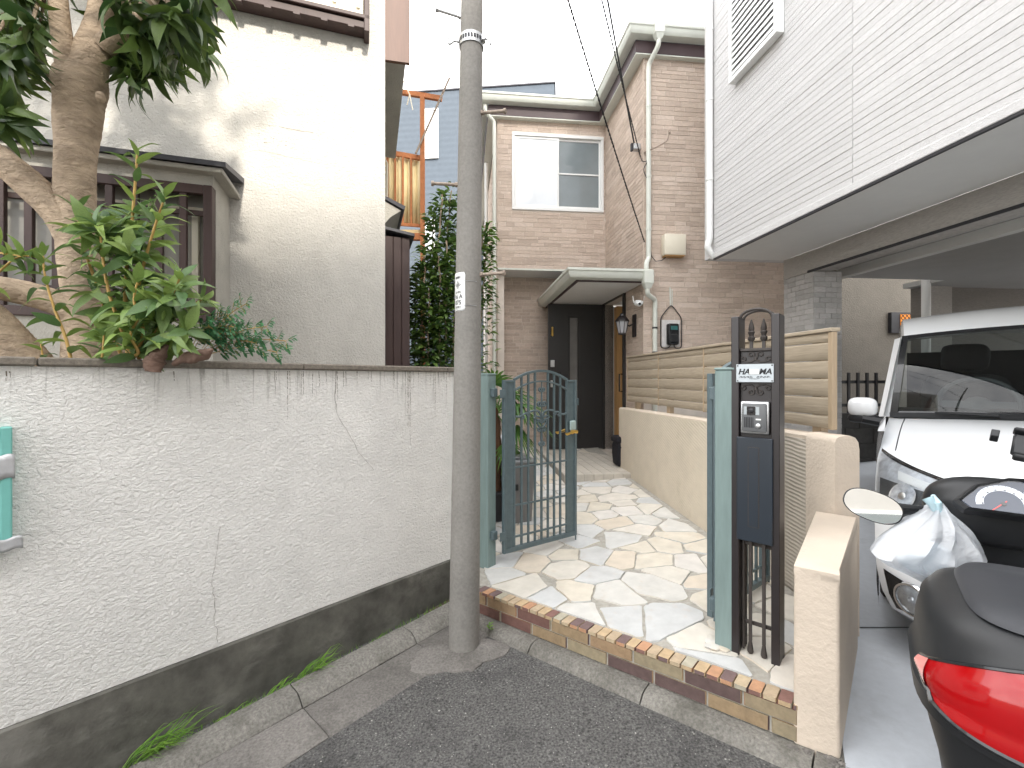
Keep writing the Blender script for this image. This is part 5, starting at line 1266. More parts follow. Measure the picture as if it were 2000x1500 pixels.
# ferny sprig on the right
fs = thing('nandina_sprig', 'fine feathery green sprig spreading right over the wall coping', 'sprig', P(430, 760, 1.95))
small = leafmesh('leaflet', m_leafy, .42, .2, .2, 0, 4); rr = random.Random(9); st = MB(); fo = MB()
for (x0, y0, x1, y1) in ((400, 690, 558, 668), (400, 690, 520, 640), (395, 680, 480, 596), (390, 690, 470, 650), (400, 695, 540, 690), (380, 680, 440, 615), (370, 690, 410, 640), (405, 690, 500, 672), (390, 670, 455, 640), (380, 660, 430, 655)):
    a = P(x0, y0, 1.95); b = P(x1, y1, 1.85+rr.uniform(-.05, .08)); cv = [a.lerp(b, t)+Vector((0, 0, .03*math.sin(t*3))) for t in [i/10 for i in range(11)]]; st.tube(cv, .0018, 4)
    for i in range(2, 11):
        for s in (-1, 1):
            d = (cv[i]-cv[i-1]).normalized(); side = Vector((d.z*-s*.6, rr.uniform(-.7, .7), s*.8*abs(d.x)+rr.uniform(-.3, .3))); tip = cv[i]+(d*.6+side).normalized()*rr.uniform(.02, .05)
            st.tube([cv[i], tip], .001, 3)
            for f in (.35, .7, 1.0):
                for e in (-1, 1):
                    p = cv[i].lerp(tip, f); M = lmat(p, d*.7+side*.4+Vector((0, rr.uniform(-.4, .4), e*.5)), (0, -.6, 1), rr.uniform(.018, .03)); fo.add([M @ v.co for v in small.vertices], [tuple(q_.vertices) for q_ in small.polygons])
st.build('stems', m_twig, fs); tag(fo.build('leaflets', m_leafy, fs, 60), kind='stuff')
# gnarled driftwood pieces on the wall
def gnarl(name, label, pts, seed):
    t = thing(name, label, 'wood', P(pts[0][0], 712, pts[0][2])); o = limb('wood', pts, t, m_cwood, 14, .05, seed); return o
gnarl('driftwood', 'knotted upright stump of brown wood on the wall coping', [(300, 726, 1.75, .028), (303, 704, 1.75, .032), (310, 692, 1.75, .026), (320, 682, 1.75, .014), (327, 674, 1.76, .006)], 3)
gnarl('driftwood', 'long dark piece of driftwood lying on the wall coping', [(338, 712, 1.78, .008), (352, 704, 1.78, .016), (375, 698, 1.79, .023), (398, 692, 1.80, .021), (415, 682, 1.80, .006)], 6)
# tall bush by the pole
hb = thing('tall_bush', 'tall narrow evergreen bush with small leaves behind the utility pole', 'bush', P(850, 780, 4.2))
bl1 = leafmesh('leaflet', m_leafb, .40, .3, .25, 0, 4); rr = random.Random(19); st = MB(); fo = MB()
stems = [(835, 640, 865, 380, 4.1), (850, 700, 880, 372, 4.2), (820, 720, 830, 500, 4.0), (870, 720, 872, 470, 4.0), (845, 720, 845, 420, 4.25), (880, 720, 890, 560, 4.0), (810, 720, 812, 540, 4.1), (895, 720, 948, 440, 4.3), (860, 720, 858, 500, 3.95), (835, 720, 838, 560, 3.9), (930, 700, 952, 450, 4.4), (880, 700, 900, 420, 4.2)]
for (x0, y0, x1, y1, Y) in stems:
    a = P(x0, y0+60, Y); b = P(x1, y1, Y); n = 44; cv = [a.lerp(b, i/n)+Vector((rr.uniform(-.008, .008), rr.uniform(-.008, .008), 0)) for i in range(n+1)]; st.tube(cv[::2], .007, 5)
    for i in range(4, n+1):
        t = i/n
        for k in range(9):
            an = rr.uniform(0, 6.28); w_ = (.15*(1-t*.75)+.015)*rr.uniform(.3, 1.2); p = cv[i]+Vector((math.cos(an)*w_, math.sin(an)*w_, rr.uniform(-.03, .03)))
            M = lmat(p, (math.cos(an), math.sin(an), rr.uniform(-.4, .8)), (0, 0, 1), rr.uniform(.06, .10), rr.uniform(-.6, .6)); fo.add([M @ v.co for v in bl1.vertices], [tuple(q_.vertices) for q_ in bl1.polygons])
st.build('stems', m_bark, hb); tag(fo.build('foliage', m_leafb, hb, 60), kind='stuff')
# ---------------------------------------------------------------- white van
CZ = .135; CO = Vector((2.185, 1.385, CZ)); CD = Vector((.64, .7684, 0)); CR = Vector((.7684, -.64, 0))
Mv = fr(CO, CR, CD)          # x: right in the picture, y: towards the rear, z up
van = thing('white_van', 'white minivan parked nose-out under the garage overhang', 'van', CO+CD*2.2)
HWD = .865
def interp(tab, v):
    for i in range(len(tab)-1):
        if tab[i][0] <= v <= tab[i+1][0]:
            t = (v-tab[i][0])/(tab[i+1][0]-tab[i][0]); return [a+(b-a)*t for a, b in zip(tab[i][1:], tab[i+1][1:])]
    return list(tab[-1][1:] if v > tab[-1][0] else tab[0][1:])
# nose: z -> (y at centre, half width, sweep-back at the corner)
NOSE = [(.17, .10, .74, .30), (.22, .03, .79, .32), (.30, .0, .825, .34), (.40, .0, .845, .35), (.50, .015, .85, .36), (.60, .03, .852, .38), (.70, .05, .853, .42), (.80, .085, .85, .46), (.87, .13, .845, .50), (.91, .18, .835, .52)]
def nose(u, z):
    y, hw, sw = interp(NOSE, z); a = abs(u); return Vector((u*hw, y+sw*.68*(a**4.2), z))
body = MB(Mv)
body.grid(lambda a, b: nose(a*2-1, .17+.74*b), 44, 30)
# bonnet: from the nose top to the cowl
COWL = lambda u: Vector((u*.80, .98+.20*abs(u)**2.5, 1.055-.03*u*u))
def hood(u, t):
    a = nose(u, .91); b = COWL(u); p = a.lerp(b, t); p.z += .045*math.sin(math.pi*min(1, t*1.0))*(1-.55*u*u); return p
body.grid(lambda a, b: hood(a*2-1, b), 44, 14)
def wsb(u): return COWL(u)+Vector((0, .02, .006))
def wst(u): return Vector((u*.735, 1.45+.16*abs(u)**2.4, 1.575-.025*u*u))
def rooff(u, t): return Vector((u*(.725+.01*t), 1.45+.16*abs(u)**2.4*(1-t)+2.75*t, 1.575+.165*math.sin(min(1, t*5.5)*math.pi/2)-(.025+.03*t)*u*u-.04*max(0, t-.6)))
body.grid(lambda a, b: rooff(a*2-1, b*b), 24, 26)
# sides
def side(sg):
    rows = []
    ys = [.0, .12, .25, .4, .7, 1.0, 1.5, 2.2, 3.0, 4.0, 4.2]
    def prof(y):
        # outline heights of body side at station y
        zt_ = 1.0 if y < .5 else min(1.03, 1.0+.03*(y-.5))
        return zt_
    f = MB(Mv)
    def fn(a, b):
        y = .50+3.70*a; w_ = .845+.02*math.sin(min(1, a*4)*math.pi/2); top = 1.0
        z = .20+(1.02-.20)*b
        return Vector((sg*(w_-.05*max(0, (z-.8)/.22)**2*(.6) - .02*(1-min(1, z/.35))), y if not (a == 0) else nose(1, min(z, .91)).y, z))
    f.grid(fn, 18, 12); return f
for sg in (-1, 1):
    f = side(sg); body.v += f.v; n0 = len(body.v)-len(f.v); body.f += [tuple(i+n0 for i in q) for q in f.f]
    # pillar strip between windscreen and side glass
    A_ = MB(Mv); 
    A_.grid(lambda a, b: (wsb(sg) if b == 0 else wsb(sg).lerp(wst(sg), b))+Vector((sg*.055*a*(1-.3*b), .10*a, -.008*a)), 3, 10)
    n0 = len(body.v); body.v += A_.v; body.f += [tuple(i+n0 for i in q) for q in A_.f]
    B_ = MB(Mv); B_.grid(lambda a, b: Vector((sg*(.845-.03*b), .50+.62*a+.02*b, 1.0+(.055 if a > .3 else .055*a/.3)*b)), 6, 2); n0 = len(body.v); body.v += B_.v; body.f += [tuple(i+n0 for i in q) for q in B_.f]
    C_ = MB(Mv); C_.grid(lambda a, b: rooff(sg, a*a)+Vector((sg*.012*b, .02*b, -.045*b)), 14, 2); n0 = len(body.v); body.v += C_.v; body.f += [tuple(i+n0 for i in q) for q in C_.f]
body.build('body', m_carw, van, 50)
# rear, floor pan so that nothing is hollow
MB(Mv).box(-.80, .80, .6, 4.15, .16, .26).box(-.66, .66, 4.17, 4.2, .2, 1.55).build('floor_pan', m_blackp, van)
for sg in (-1, 1):
    MB(Mv).grid(lambda a, b: Vector((sg*(.832-.09*b), 1.16+.40*b*(1-a)+3.0*a, 1.02+.52*b+.09*b*min(1, a*4))), 8, 6).build('side_glass', m_screen, van)
MB(Mv).grid(lambda a, b: wsb(a*2-1).lerp(wst(a*2-1), b)+Vector((0, -.03*math.sin(math.pi*b), .02*math.sin(math.pi*b))), 24, 12).build('windscreen', m_screen, van, 80)
mb = MB(Mv)     # black border of the screen and the cowl
for k in range(24):
    u0, u1 = -1+k/12, -1+(k+1)/12
    for (b0, b1) in ((0, .055), (.955, 1.0)):
        q = [wsb(u0).lerp(wst(u0), b0), wsb(u1).lerp(wst(u1), b0), wsb(u1).lerp(wst(u1), b1), wsb(u0).lerp(wst(u0), b1)]; mb.add([p+Vector((0, -.003-.03*math.sin(math.pi*(b0+b1)/2), .004+.02*math.sin(math.pi*(b0+b1)/2))) for p in q], [(0, 1, 2, 3)])
for sg in (-1, 1):
    for k in range(12):
        b0, b1 = k/12, (k+1)/12; e0 = lambda b: wsb(sg).lerp(wst(sg), b)+Vector((0, -.004-.03*math.sin(math.pi*b), .004+.02*math.sin(math.pi*b))); e1 = lambda b: wsb(sg*.955).lerp(wst(sg*.955), b)+Vector((0, -.004-.03*math.sin(math.pi*b), .004+.02*math.sin(math.pi*b)))
        mb.add([e0(b0), e1(b0), e1(b1), e0(b1)], [(0, 1, 2, 3)])
mb.build('screen_border', m_blackg, van)
mb = MB(Mv); mb.grid(lambda a, b: COWL(a*2-1).lerp(wsb(a*2-1)+Vector((0, .03, .02)), b)+Vector((0, -.03+.0*b, .006)), 24, 2); mb.build('cowl', m_blackp, van)
MB(Mv).tube([wsb(-.25)+Vector((0, -.05, .02)), wsb(.2)+Vector((0, -.04, .03)), wsb(.75)+Vector((0, -.03, .035))], [.012, .009, .006], 6).build('wiper', m_blackp, van)
MB(Mv).tube([wsb(-.75)+Vector((0, -.035, .03)), wsb(-.45)+Vector((0, -.05, .02))], [.006, .010], 6).build('wiper', m_blackp, van)
# cabin
m_cab = MT('cabin_dark', (.045, .045, .048), .7, .1)
MB(Mv).grid(lambda a, b: Vector(((a*2-1)*.76, 1.12+.50*b, 1.03+.05*math.sin(b*2.4))), 8, 6).build('dashboard', m_cab, van)
MB(Mv).box(-.78, .78, 1.62, 1.66, .5, 1.03).build('dash_front', m_cab, van)
Ms = Mv @ Matrix.Translation((-.37, 1.62, 1.10)) @ Matrix.Rotation(math.radians(62), 4, 'X')
tor = MB(Ms); tor.grid(lambda a, b: Vector(((.185+.016*math.cos(b*2*math.pi))*math.cos(a*2*math.pi), (.185+.016*math.cos(b*2*math.pi))*math.sin(a*2*math.pi), .016*math.sin(b*2*math.pi))), 32, 8, True)
tor.ell((0, 0, -.02), (.075, .07, .03), 12, 8).bar((-.17, 0, 0), (.17, 0, -.005), .05, .015).bar((0, -.17, 0), (0, 0, 0), .04, .015); tor.build('steering_wheel', MT('wheel_rim', (.16, .16, .165), .45, .05), van)
for sx in (-.38, .38):
    MB(Mv).grid(lambda a, b, s=sx: soft(s-.24, s+.24, 2.05, 2.28, .6, 1.30, 5)(a, b), 20, 14, True).grid(lambda a, b, s=sx: soft(s-.13, s+.13, 2.15, 2.25, 1.32, 1.52, 4)(a, b), 14, 10, True).build('seat', m_cab, van, 60)
# headlamps: bowl, reflectors and a clear cover that follow the nose
def npt(u, z, d=0):
    p = nose(u, z); e = .01; tu = nose(min(u+e, .999), z)-nose(u-e, z); tz = nose(u, z+e)-nose(u, z-e); n = tu.cross(tz).normalized()
    if n.y > 0: n = -n
    return p+n*d
def patch(u_lo, u_hi, zf0, zf1, d, nu=16, nv=8):
    return MB(Mv).grid(lambda a, b: npt(u_lo+(u_hi-u_lo)*a, zf0(a)+(zf1(a)-zf0(a))*b, d), nu, nv)
for sg in (-1, 1):
    # a: 0 at the outer end
    uo, ui = sg*.985, sg*.46
    z0 = lambda a: .665+.0*a-.055*math.sin(math.pi*min(1, a*1.15))+.10*max(0, a-.55); z1 = lambda a: .905-.125*a**.75
    hl = patch(uo, ui, z0, z1, .004).build('headlamp', MT('lamp_housing', (.62, .64, .67), .28, .3, 30, metal=.15), van)
    patch(sg*.975, sg*.62, lambda a: z0(a*.67)+.012, lambda a: .79-.03*a, .0052, 12, 4).build('lamp_mask', MT('lamp_mask_grey', (.10, .105, .11), .3, .2, 30), hl)
    patch(uo, ui, lambda a: z1(a)-.008, lambda a: z1(a)+.007, .007, 16, 2).build('lamp_brow', m_blackg, hl)
    patch(uo, ui, lambda a: z0(a)-.004, lambda a: z0(a)+.008, .006, 16, 2).build('lamp_edge', m_chrome, hl)
    for (u_, z_, r_) in ((sg*.875, .735, .060), (sg*.735, .735, .045)):
        c = npt(u_, z_, .012); Mq = Mv @ Matrix.Translation(c) @ (npt(u_, z_, .02)-npt(u_, z_, 0)).to_track_quat('Z', 'Y').to_matrix().to_4x4()
        MB(Mq).lathe([(r_, .004), (r_*.97, .0), (r_*.75, -.004), (r_*.45, -.006), (r_*.2, -.006)], 20).build('reflector', m_refl, hl)
        MB(Mq).lathe([(r_*.30, -.004), (r_*.28, .006), (r_*.15, .010)], 12).build('bulb', m_steel, hl)
    patch(sg*.90, sg*.60, lambda a: .80-.06*a, lambda a: .835-.06*a, .007, 10, 2).build('light_guide', m_white, hl)
    patch(sg*.63, sg*.50, lambda a: .725, lambda a: .775-.012*a, .007, 6, 2).build('turn_lamp', m_orange, hl)
    patch(uo, ui, z0, z1, .018).build('lens_cover', m_clear, hl)
    # fog lamp
    fgp = patch(sg*.965, sg*.74, lambda a: .24+.02*a, lambda a: .405-.05*a, .005, 10, 8).build('fog_lamp_bezel', m_blackg, van)
    c = npt(sg*.865, .325, .012); Mq = Mv @ Matrix.Translation(c) @ (npt(sg*.865, .325, .02)-npt(sg*.865, .325, 0)).to_track_quat('Z', 'Y').to_matrix().to_4x4()
    MB(Mq).lathe([(.072, .0), (.068, .010), (.060, .010), (.058, .002)], 28, cap=False).build('fog_ring', m_chrome, fgp)
    MB(Mq).lathe([(.058, .003), (.045, -.002), (.02, -.004)], 24).ell((0, 0, .0), (.016, .016, .010), 10, 6).build('fog_reflector', m_refl, fgp)
    MB(Mq).ell((0, 0, .002), (.058, .058, .012), 20, 8).build('fog_lens', m_clear, fgp)
    # door mirror
    mm = MB(Mv).grid(lambda a, b: soft(sg*.93-.075, sg*.93+.075, 1.06, 1.19, 1.03, 1.15, 3.2, 1, 0)(a, b), 20, 12, True).build('door_mirror', m_carw, van, 60)
    MB(Mv).grid(lambda a, b: soft(sg*.92-.085, sg*.92+.075, 1.07, 1.18, .99, 1.05, 3.2, 1, 0)(a, b), 16, 8, True).tube([(sg*.82, 1.10, 1.0), (sg*.93, 1.09, 1.02)], .03, 8).build('mirror_base', m_blackp, mm)
    MB(Mv).add([(sg*.995, .0, 0)], []).build('mirror_pad', m_blackp, mm) if False else None
    # wheels
    for y in (.98, 3.55):
        Mq = Mv @ Matrix.Translation((sg*.74, y, .30)) @ Matrix.Rotation(math.pi/2, 4, 'Y')
        wv = MB(Mq).lathe([(.19, -.09), (.27, -.10), (.30, -.085), (.30, .085), (.27, .10), (.19, .09)], 28).build('wheel', MT('tyre', (.02, .02, .02), .85, .1), van)
        MB(Mq).lathe([(.19, -.06), (.17, -.05), (.05, -.085), (.02, -.09)] if sg < 0 else [(.19, .06), (.17, .05), (.05, .085), (.02, .09)], 20).build('rim', m_steel, wv)
# grille and number plate area (mostly hidden by the scooter)
patch(-.46, .46, lambda a: .58, lambda a: .70, .006).build('grille', m_blackg, van)
patch(-.45, .45, lambda a: .72, lambda a: .75, .010).build('grille_bar', m_chrome, van)
patch(-.55, .55, lambda a: .22, lambda a: .40, .004).build('lower_intake', m_blackp, van)
o = MB(Mv)
for sg in (-1, 1):   # bonnet shut line
    o.tube([hood(sg*(.93-.02*t/8), .02+.96*t/8)+Vector((0, 0, .001)) for t in range(9)], .0025, 4)
o.build('bonnet_gap', m_dark, van)
# ---------------------------------------------------------------- scooter
SD = Vector((1.40, 1.30, 0)); SCD = Vector((.62, .7846, 0)); MSc = fr(Vector((SD.x, SD.y, gz(SD.x)+.045)), (.7846, -.62, 0), SCD)     # x right, y forwards
sco = thing('scooter', 'black scooter with red-lensed top box parked in front of the van', 'scooter', Vector((1.0, .9, gz(1.0)+.05)))
G0 = gz(SD.x)+.045
def sz(z): return z-G0
# top box: superellipse rings
BX, BY = -.02, -.84
LAY = [(z_+.03, s_) for z_, s_ in [(.60, .60), (.66, .72), (.74, .84), (.82, .93), (.868, .975), (.872, 1.02), (.90, 1.03), (.905, 1.0), (.95, .985), (.99, .95), (1.012, .88), (1.024, .76), (1.03, .5), (1.032, .02)]]
def ring(z, s, a, e=3.4, grow=0):
    c, s_ = math.cos(a), math.sin(a); f = lambda q: math.copysign(abs(q)**(2/e), q)
    return Vector((BX+f(c)*(.215*s+grow), BY+f(s_)*(.205*s+grow), sz(z)))
def lay(z):
    for i in range(len(LAY)-1):
        if LAY[i][0] <= z <= LAY[i+1][0]: t = (z-LAY[i][0])/(LAY[i+1][0]-LAY[i][0]); return LAY[i][1]+(LAY[i+1][1]-LAY[i][1])*t
    return LAY[-1][1]
n = 56; mb = MB(MSc); V = [ring(z, s, 2*math.pi*k/n) for z, s in LAY[:6] for k in range(n)]
mb.add(V, [(i*n+k, i*n+(k+1) % n, (i+1)*n+(k+1) % n, (i+1)*n+k) for i in range(5) for k in range(n)]+[tuple(range(n))])
tbx = mb.build('top_box', m_boxp, sco, 50)
mb = MB(MSc); V = [ring(z, s, 2*math.pi*k/n) for z, s in LAY[5:] for k in range(n)]; q = len(LAY)-5
mb.add(V, [(i*n+k, i*n+(k+1) % n, (i+1)*n+(k+1) % n, (i+1)*n+k) for i in range(q-1) for k in range(n)]); mb.build('lid', m_boxp, tbx, 50)
# raised centre panel on the lid
mb = MB(MSc); V = [ring(z, s, 2*math.pi*k/n, 4.5) for z, s in ((1.056, .74), (1.066, .70), (1.070, .40), (1.071, .02)) for k in range(n)]
mb.add(V, [(i*n+k, i*n+(k+1) % n, (i+1)*n+(k+1) % n, (i+1)*n+k) for i in range(3) for k in range(n)]); mb.build('lid_panel', MT('lid_panel_grey', (.03, .032, .038), .5, .06, 60), tbx, 50)
# red lens wrapped round the back of the lid
a0, a1 = math.radians(180+14), math.radians(360-14)
def lens(t, b, d):
    e = abs(2*t-1); z1 = 1.040-.072*e**1.3; z0 = .915+.035*e**3
    z = z0+(z1-z0)*b; return ring(z, lay(z), a0+(a1-a0)*t, 3.4, d)
mb = MB(MSc).grid(lambda t, b: lens(t, b, .004+.005*math.sin(math.pi*b)), 48, 10); lo = mb.build('red_lens', m_red, tbx, 60)
MB(MSc).grid(lambda t, b: lens(.07*t, b, .006+.005*math.sin(math.pi*b)), 6, 10).build('clear_lens_end', MT('pale_red_lens', (.75, .28, .25), .15, .03, coat=1), lo, 60)
mb = MB(MSc).tube([lens(t/48, 0, .004) for t in range(49)], .004, 6).tube([lens(t/48, 1, .003) for t in range(49)], .003, 6); mb.build('lens_seal', m_blackg, lo)
MB(MSc).bev(BX-.1, BX+.1, BY-.15, BY+.15, sz(.52), sz(.61), .01).build('carrier', m_blackp, sco)
# body: seat, tail, leg shield, front fairing, wheels
def rnd(x0, x1, y0, y1, z0, z1, e=4): return soft(x0, x1, y0, y1, z0, z1, e, 1, 0)
MB(MSc).grid(rnd(-.13, .13, -.80, -.16, sz(.78), sz(.90)), 28, 12, True).build('seat', MT('seat_vinyl', (.02, .02, .022), .6, .1), sco, 60)
MB(MSc).grid(rnd(-.16, .16, -1.0, -.25, sz(.40), sz(.80), 3), 28, 14, True).build('tail_fairing', m_blackg, sco, 60)
MB(MSc).box(-.14, .14, -.35, .12, sz(.32), sz(.40)).build('floorboard', m_blackp, sco)
def shield(a, b):
    u = a*2-1; z = .36+.62*b; w_ = .12+.045*math.sin(b*3.0); y = .16-.10*b+.05*abs(u)**2*-1
    return Vector((u*w_, y, sz(z)))
solid(MB(MSc).grid(shield, 20, 16).build('leg_shield', m_blackp, sco, 60), .02)
def fairing(a, b):
    u = a*2-1; z = .50+.50*b; w_ = .15-.02*(1-b); y = .20+.16*(1-abs(u)**2.2)*(1-.55*b); return Vector((u*w_, y, sz(z)))
MB(MSc).grid(fairing, 24, 12).build('front_fairing', m_blackg, sco, 60)
# handlebar cowl around the instrument, tilted to the rider
MD = MSc @ Matrix.Translation((.01, -.03, sz(1.068))) @ Matrix.Rotation(math.radians(56), 4, 'X') @ Matrix.Scale(.86, 4)      # local z = out of the dial face
MB(MSc).grid(rnd(-.165, .17, .0, .17, sz(.90), sz(1.10), 2.6), 36, 18, True).build('handlebar_cowl', m_blackp, sco, 60)
def dout(a, s=1.0, z=0):      # outline of the instrument: wide, pointed to the left
    pts = [(-.118, -.036), (-.095, -.058), (.085, -.060), (.112, -.036), (.092, .042), (.07, .056), (-.0, .052), (-.072, .020)]
    return [Vector((x*s, y*s, z)) for x, y in pts]
ins = MB(MD); o1 = dout(0, 1.16, -.02); o2 = dout(0, 1.16, .022); o3 = dout(0, 1.06, .030); o4 = dout(0, .98, .012); k = 8
ins.add(o1+o2+o3+o4, [(j*k+i, j*k+(i+1) % k, (j+1)*k+(i+1) % k, (j+1)*k+i) for j in range(3) for i in range(k)]); inst_ = ins.build('instrument_hood', m_blackp, sco, 25)
MB(MD).add(dout(0, .985, .0115), [tuple(range(8))]).build('dial_face', m_dash, inst_, 0)
def arc(cx, cy, r0, r1, a0, a1, z, n_=24):
    V = []
    for i in range(n_+1):
        a = a0+(a1-a0)*i/n_; V += [(cx+r0*math.cos(a), cy+r0*math.sin(a), z), (cx+r1*math.cos(a), cy+r1*math.sin(a), z)]
    return V, [(2*i, 2*i+1, 2*i+3, 2*i+2) for i in range(n_)]
r_ = math.radians
mb = MB(MD); mb.add(*arc(-.018, -.030, .045, .064, r_(190), r_(-6), .013)); mb.add(*arc(.055, .026, .018, .027, r_(140), r_(-40), .013)).add(*arc(.055, .026, .018, .027, r_(200), r_(330), .013)); mb.build('dial_scale', m_dialw, inst_, 0)
mb = MB(MD)
for i in range(15):
    a = r_(186-i*13); c, s = math.cos(a), math.sin(a); mb.bar((-.018+.058*c, -.030+.058*s, .0136), (-.018+.0635*c, -.030+.0635*s, .0136), .0012, .0004)
    if i % 2 == 0: mb.bar((-.018+.048*c-.003*s, -.030+.048*s+.003*c, .0136), (-.018+.048*c+.003*s, -.030+.048*s-.003*c, .0136), .0035, .0004)
mb.build('dial_ticks', m_ink, inst_, 0)
MB(MD).bar((-.045, -.056, .015), (-.010, -.020, .015), .003, .001).bar((.055, .010, .015), (.055, .045, .015), .002, .001).build('needle', m_redp, inst_)
MB(MD).lathe([(.007, .013), (.006, .018)], 12, (-.018, -.030, 0)).lathe([(.004, .013), (.003, .017)], 10, (.055, .026, 0)).build('needle_hub', m_blackp, inst_)
MB(MD).add(*arc(.075, .050, .0, .006, 0, 6.28, .0132, 10)).build('warning_lamp', m_redp, inst_, 0)
MB(MD).add(dout(0, .985, .020), [tuple(range(8))]).build('instrument_glass', m_clear, inst_, 0)
# handlebar, grips, mirrors
for sg in (-1, 1):
    MB(MSc).tube([(sg*.12, .02, sz(.99)), (sg*.22, .0, sz(.985)), (sg*.27, -.03, sz(.98))], .013, 10).build('handlebar', m_blackp, sco)
    MB(MSc).tube([(sg*.27, -.03, sz(.98)), (sg*.37, -.085, sz(.97))], .018, 12).build('grip', m_blackp, sco) if sg > 0 else None
mir = thing  # (name kept free)
mc = P(1704, 988, 1.44); stem = P(1828, 990, 1.40)
mr_ = MB().tube([stem, P(1790, 991, 1.41), P(1756, 990, 1.43)], [.006, .0065, .012], 8).build('mirror_stem', m_blackp, sco)
nrm = Vector((-.56, -.80, .20)).normalized()
Mm = Matrix.Translation(mc) @ nrm.to_track_quat('Z', 'Y').to_matrix().to_4x4() @ Matrix.Rotation(r_(-17), 4, 'Z')
prof = lambda s, z: [Vector((math.copysign(abs(math.cos(a))**.85, math.cos(a))*.077*s, math.copysign(abs(math.sin(a))**.85, math.sin(a))*.047*s, z)) for a in [2*math.pi*i/36 for i in range(36)]]
mb = MB(Mm); V = prof(.6, -.032)+prof(.9, -.022)+prof(1.0, -.006)+prof(1.0, .002)+prof(.95, .003)
mb.add(V, [(j*36+i, j*36+(i+1) % 36, (j+1)*36+(i+1) % 36, (j+1)*36+i) for j in range(4) for i in range(36)]+[tuple(range(36))[::-1]]); mh = mb.build('mirror_shell', m_blackp, sco, 50)
MB(Mm).add(prof(.95, .0022), [tuple(range(36))]).build('mirror_glass', m_mirror, mh, 0)
# phone holder on the right of the dash
ph = MSc @ Matrix.Translation((.075, -.02, sz(1.205))) @ Matrix.Rotation(r_(50), 4, 'X') @ Matrix.Rotation(r_(-12), 4, 'Z')
MB(ph).bev(-.06, .09, -.035, .035, -.008, .012, .006).bev(-.055, .09, -.05, -.038, -.004, .02, .004).bev(-.062, .09, .036, .048, -.004, .026, .004).build('phone_holder', m_blackp, sco, 40)
MB(MSc).tube([(.09, .03, sz(1.06)), (.085, -.01, sz(1.19))], .014, 8).build('holder_stem', m_blackp, sco)
MB(ph).bev(-.105, -.088, -.012, .012, .015, .045, .002).build('holder_clip', m_blackp, sco)
# wheels
for (y, nm) in ((.36, 'front'), (-.72, 'rear')):
    Mq = MSc @ Matrix.Translation((0, y, .235)) @ Matrix.Rotation(math.pi/2, 4, 'Y')
    wv = MB(Mq).lathe([(.15, -.045), (.20, -.05), (.232, -.03), (.235, 0), (.232, .03), (.20, .05), (.15, .045)], 28).build('wheel', MT('scooter_tyre', (.02, .02, .02), .85, .1), sco)
    MB(Mq).lathe([(.15, -.03), (.05, -.02), (.03, -.05), (.03, .05), (.05, .02), (.15, .03)], 20).build('rim', m_dark, wv)
MB(MSc).tube([(-.05, .36, .235), (-.05, .2, .6)], .018, 8).tube([(.05, .36, .235), (.05, .2, .6)], .018, 8).build('fork', m_dark, sco)
MB(MSc).tube([(0, -.35, .34), (-.12, -.35, .02), (-.14, -.4, 0.004)], .010, 6).tube([(0, -.35, .34), (.12, -.35, .02), (.14, -.4, 0.004)], .010, 6).build('centre_stand', m_dark, sco)
# ---------------------------------------------------------------- carrier bag hanging from the handlebar
pb = thing('carrier_bag', 'translucent white plastic carrier bag hanging from the scooter handlebar', 'bag', P(1830, 1000, 1.36))
mbg, n_, b_ = mkmat('thin_plastic'); o_ = n_.nodes['Material Output']
b_.inputs['Base Color'].default_value = (.84, .86, .89, 1); b_.inputs['Roughness'].default_value = .25
t_ = n_.nodes.new('ShaderNodeBsdfTranslucent'); t_.inputs['Color'].default_value = (.8, .85, .92, 1); tr_ = n_.nodes.new('ShaderNodeBsdfTransparent')
m1 = n_.nodes.new('ShaderNodeMixShader'); m1.inputs[0].default_value = .35; m2 = n_.nodes.new('ShaderNodeMixShader'); m2.inputs[0].default_value = .32
n_.links.new(b_.outputs[0], m1.inputs[1]); n_.links.new(t_.outputs[0], m1.inputs[2]); n_.links.new(m1.outputs[0], m2.inputs[1]); n_.links.new(tr_.outputs[0], m2.inputs[2]); n_.links.new(m2.outputs[0], o_.inputs['Surface'])
nzb = n_.nodes.new('ShaderNodeTexNoise'); nzb.inputs['Scale'].default_value = 13; nzb.inputs['Detail'].default_value = 4; nzb.inputs['Distortion'].default_value = 1.2
tcb = n_.nodes.new('ShaderNodeTexCoord'); n_.links.new(tcb.outputs['Object'], nzb.inputs['Vector']); bpb = n_.nodes.new('ShaderNodeBump'); bpb.inputs['Strength'].default_value = 1; bpb.inputs['Distance'].default_value = .014
n_.links.new(nzb.outputs['Fac'], bpb.inputs['Height']); n_.links.new(bpb.outputs[0], b_.inputs['Normal'])
# outline of the bag in the plane across the view: left/right edges by height
edge = [(984, 1827, 1838), (1000, 1815, 1844), (1014, 1796, 1858), (1030, 1772, 1874), (1050, 1742, 1892), (1070, 1722, 1905), (1085, 1708, 1911), (1100, 1728, 1906), (1118, 1768, 1892), (1135, 1800, 1872), (1146, 1822, 1850)]
def bag(a, b):
    y, l, r = interp([(i/(len(edge)-1), *e) for i, e in enumerate(edge)], b); an = 2*math.pi*a
    c = (l+r)/2; hw = (r-l)/2; x = c+hw*math.cos(an); th = (.012+.075*math.sin(math.pi*min(1, b*1.02)))*(1+.20*math.sin(an*11+b*4)*(1-b*.6)+.13*math.sin(an*5-b*9)+.06*math.sin(an*23+b*13))
    return P(x, y+3*math.sin(an*7), 1.37)+Vector((.0, -math.sin(an)*th, 0))
MB().grid(bag, 72, 30, True).build('bag_skin', mbg, pb, 70)
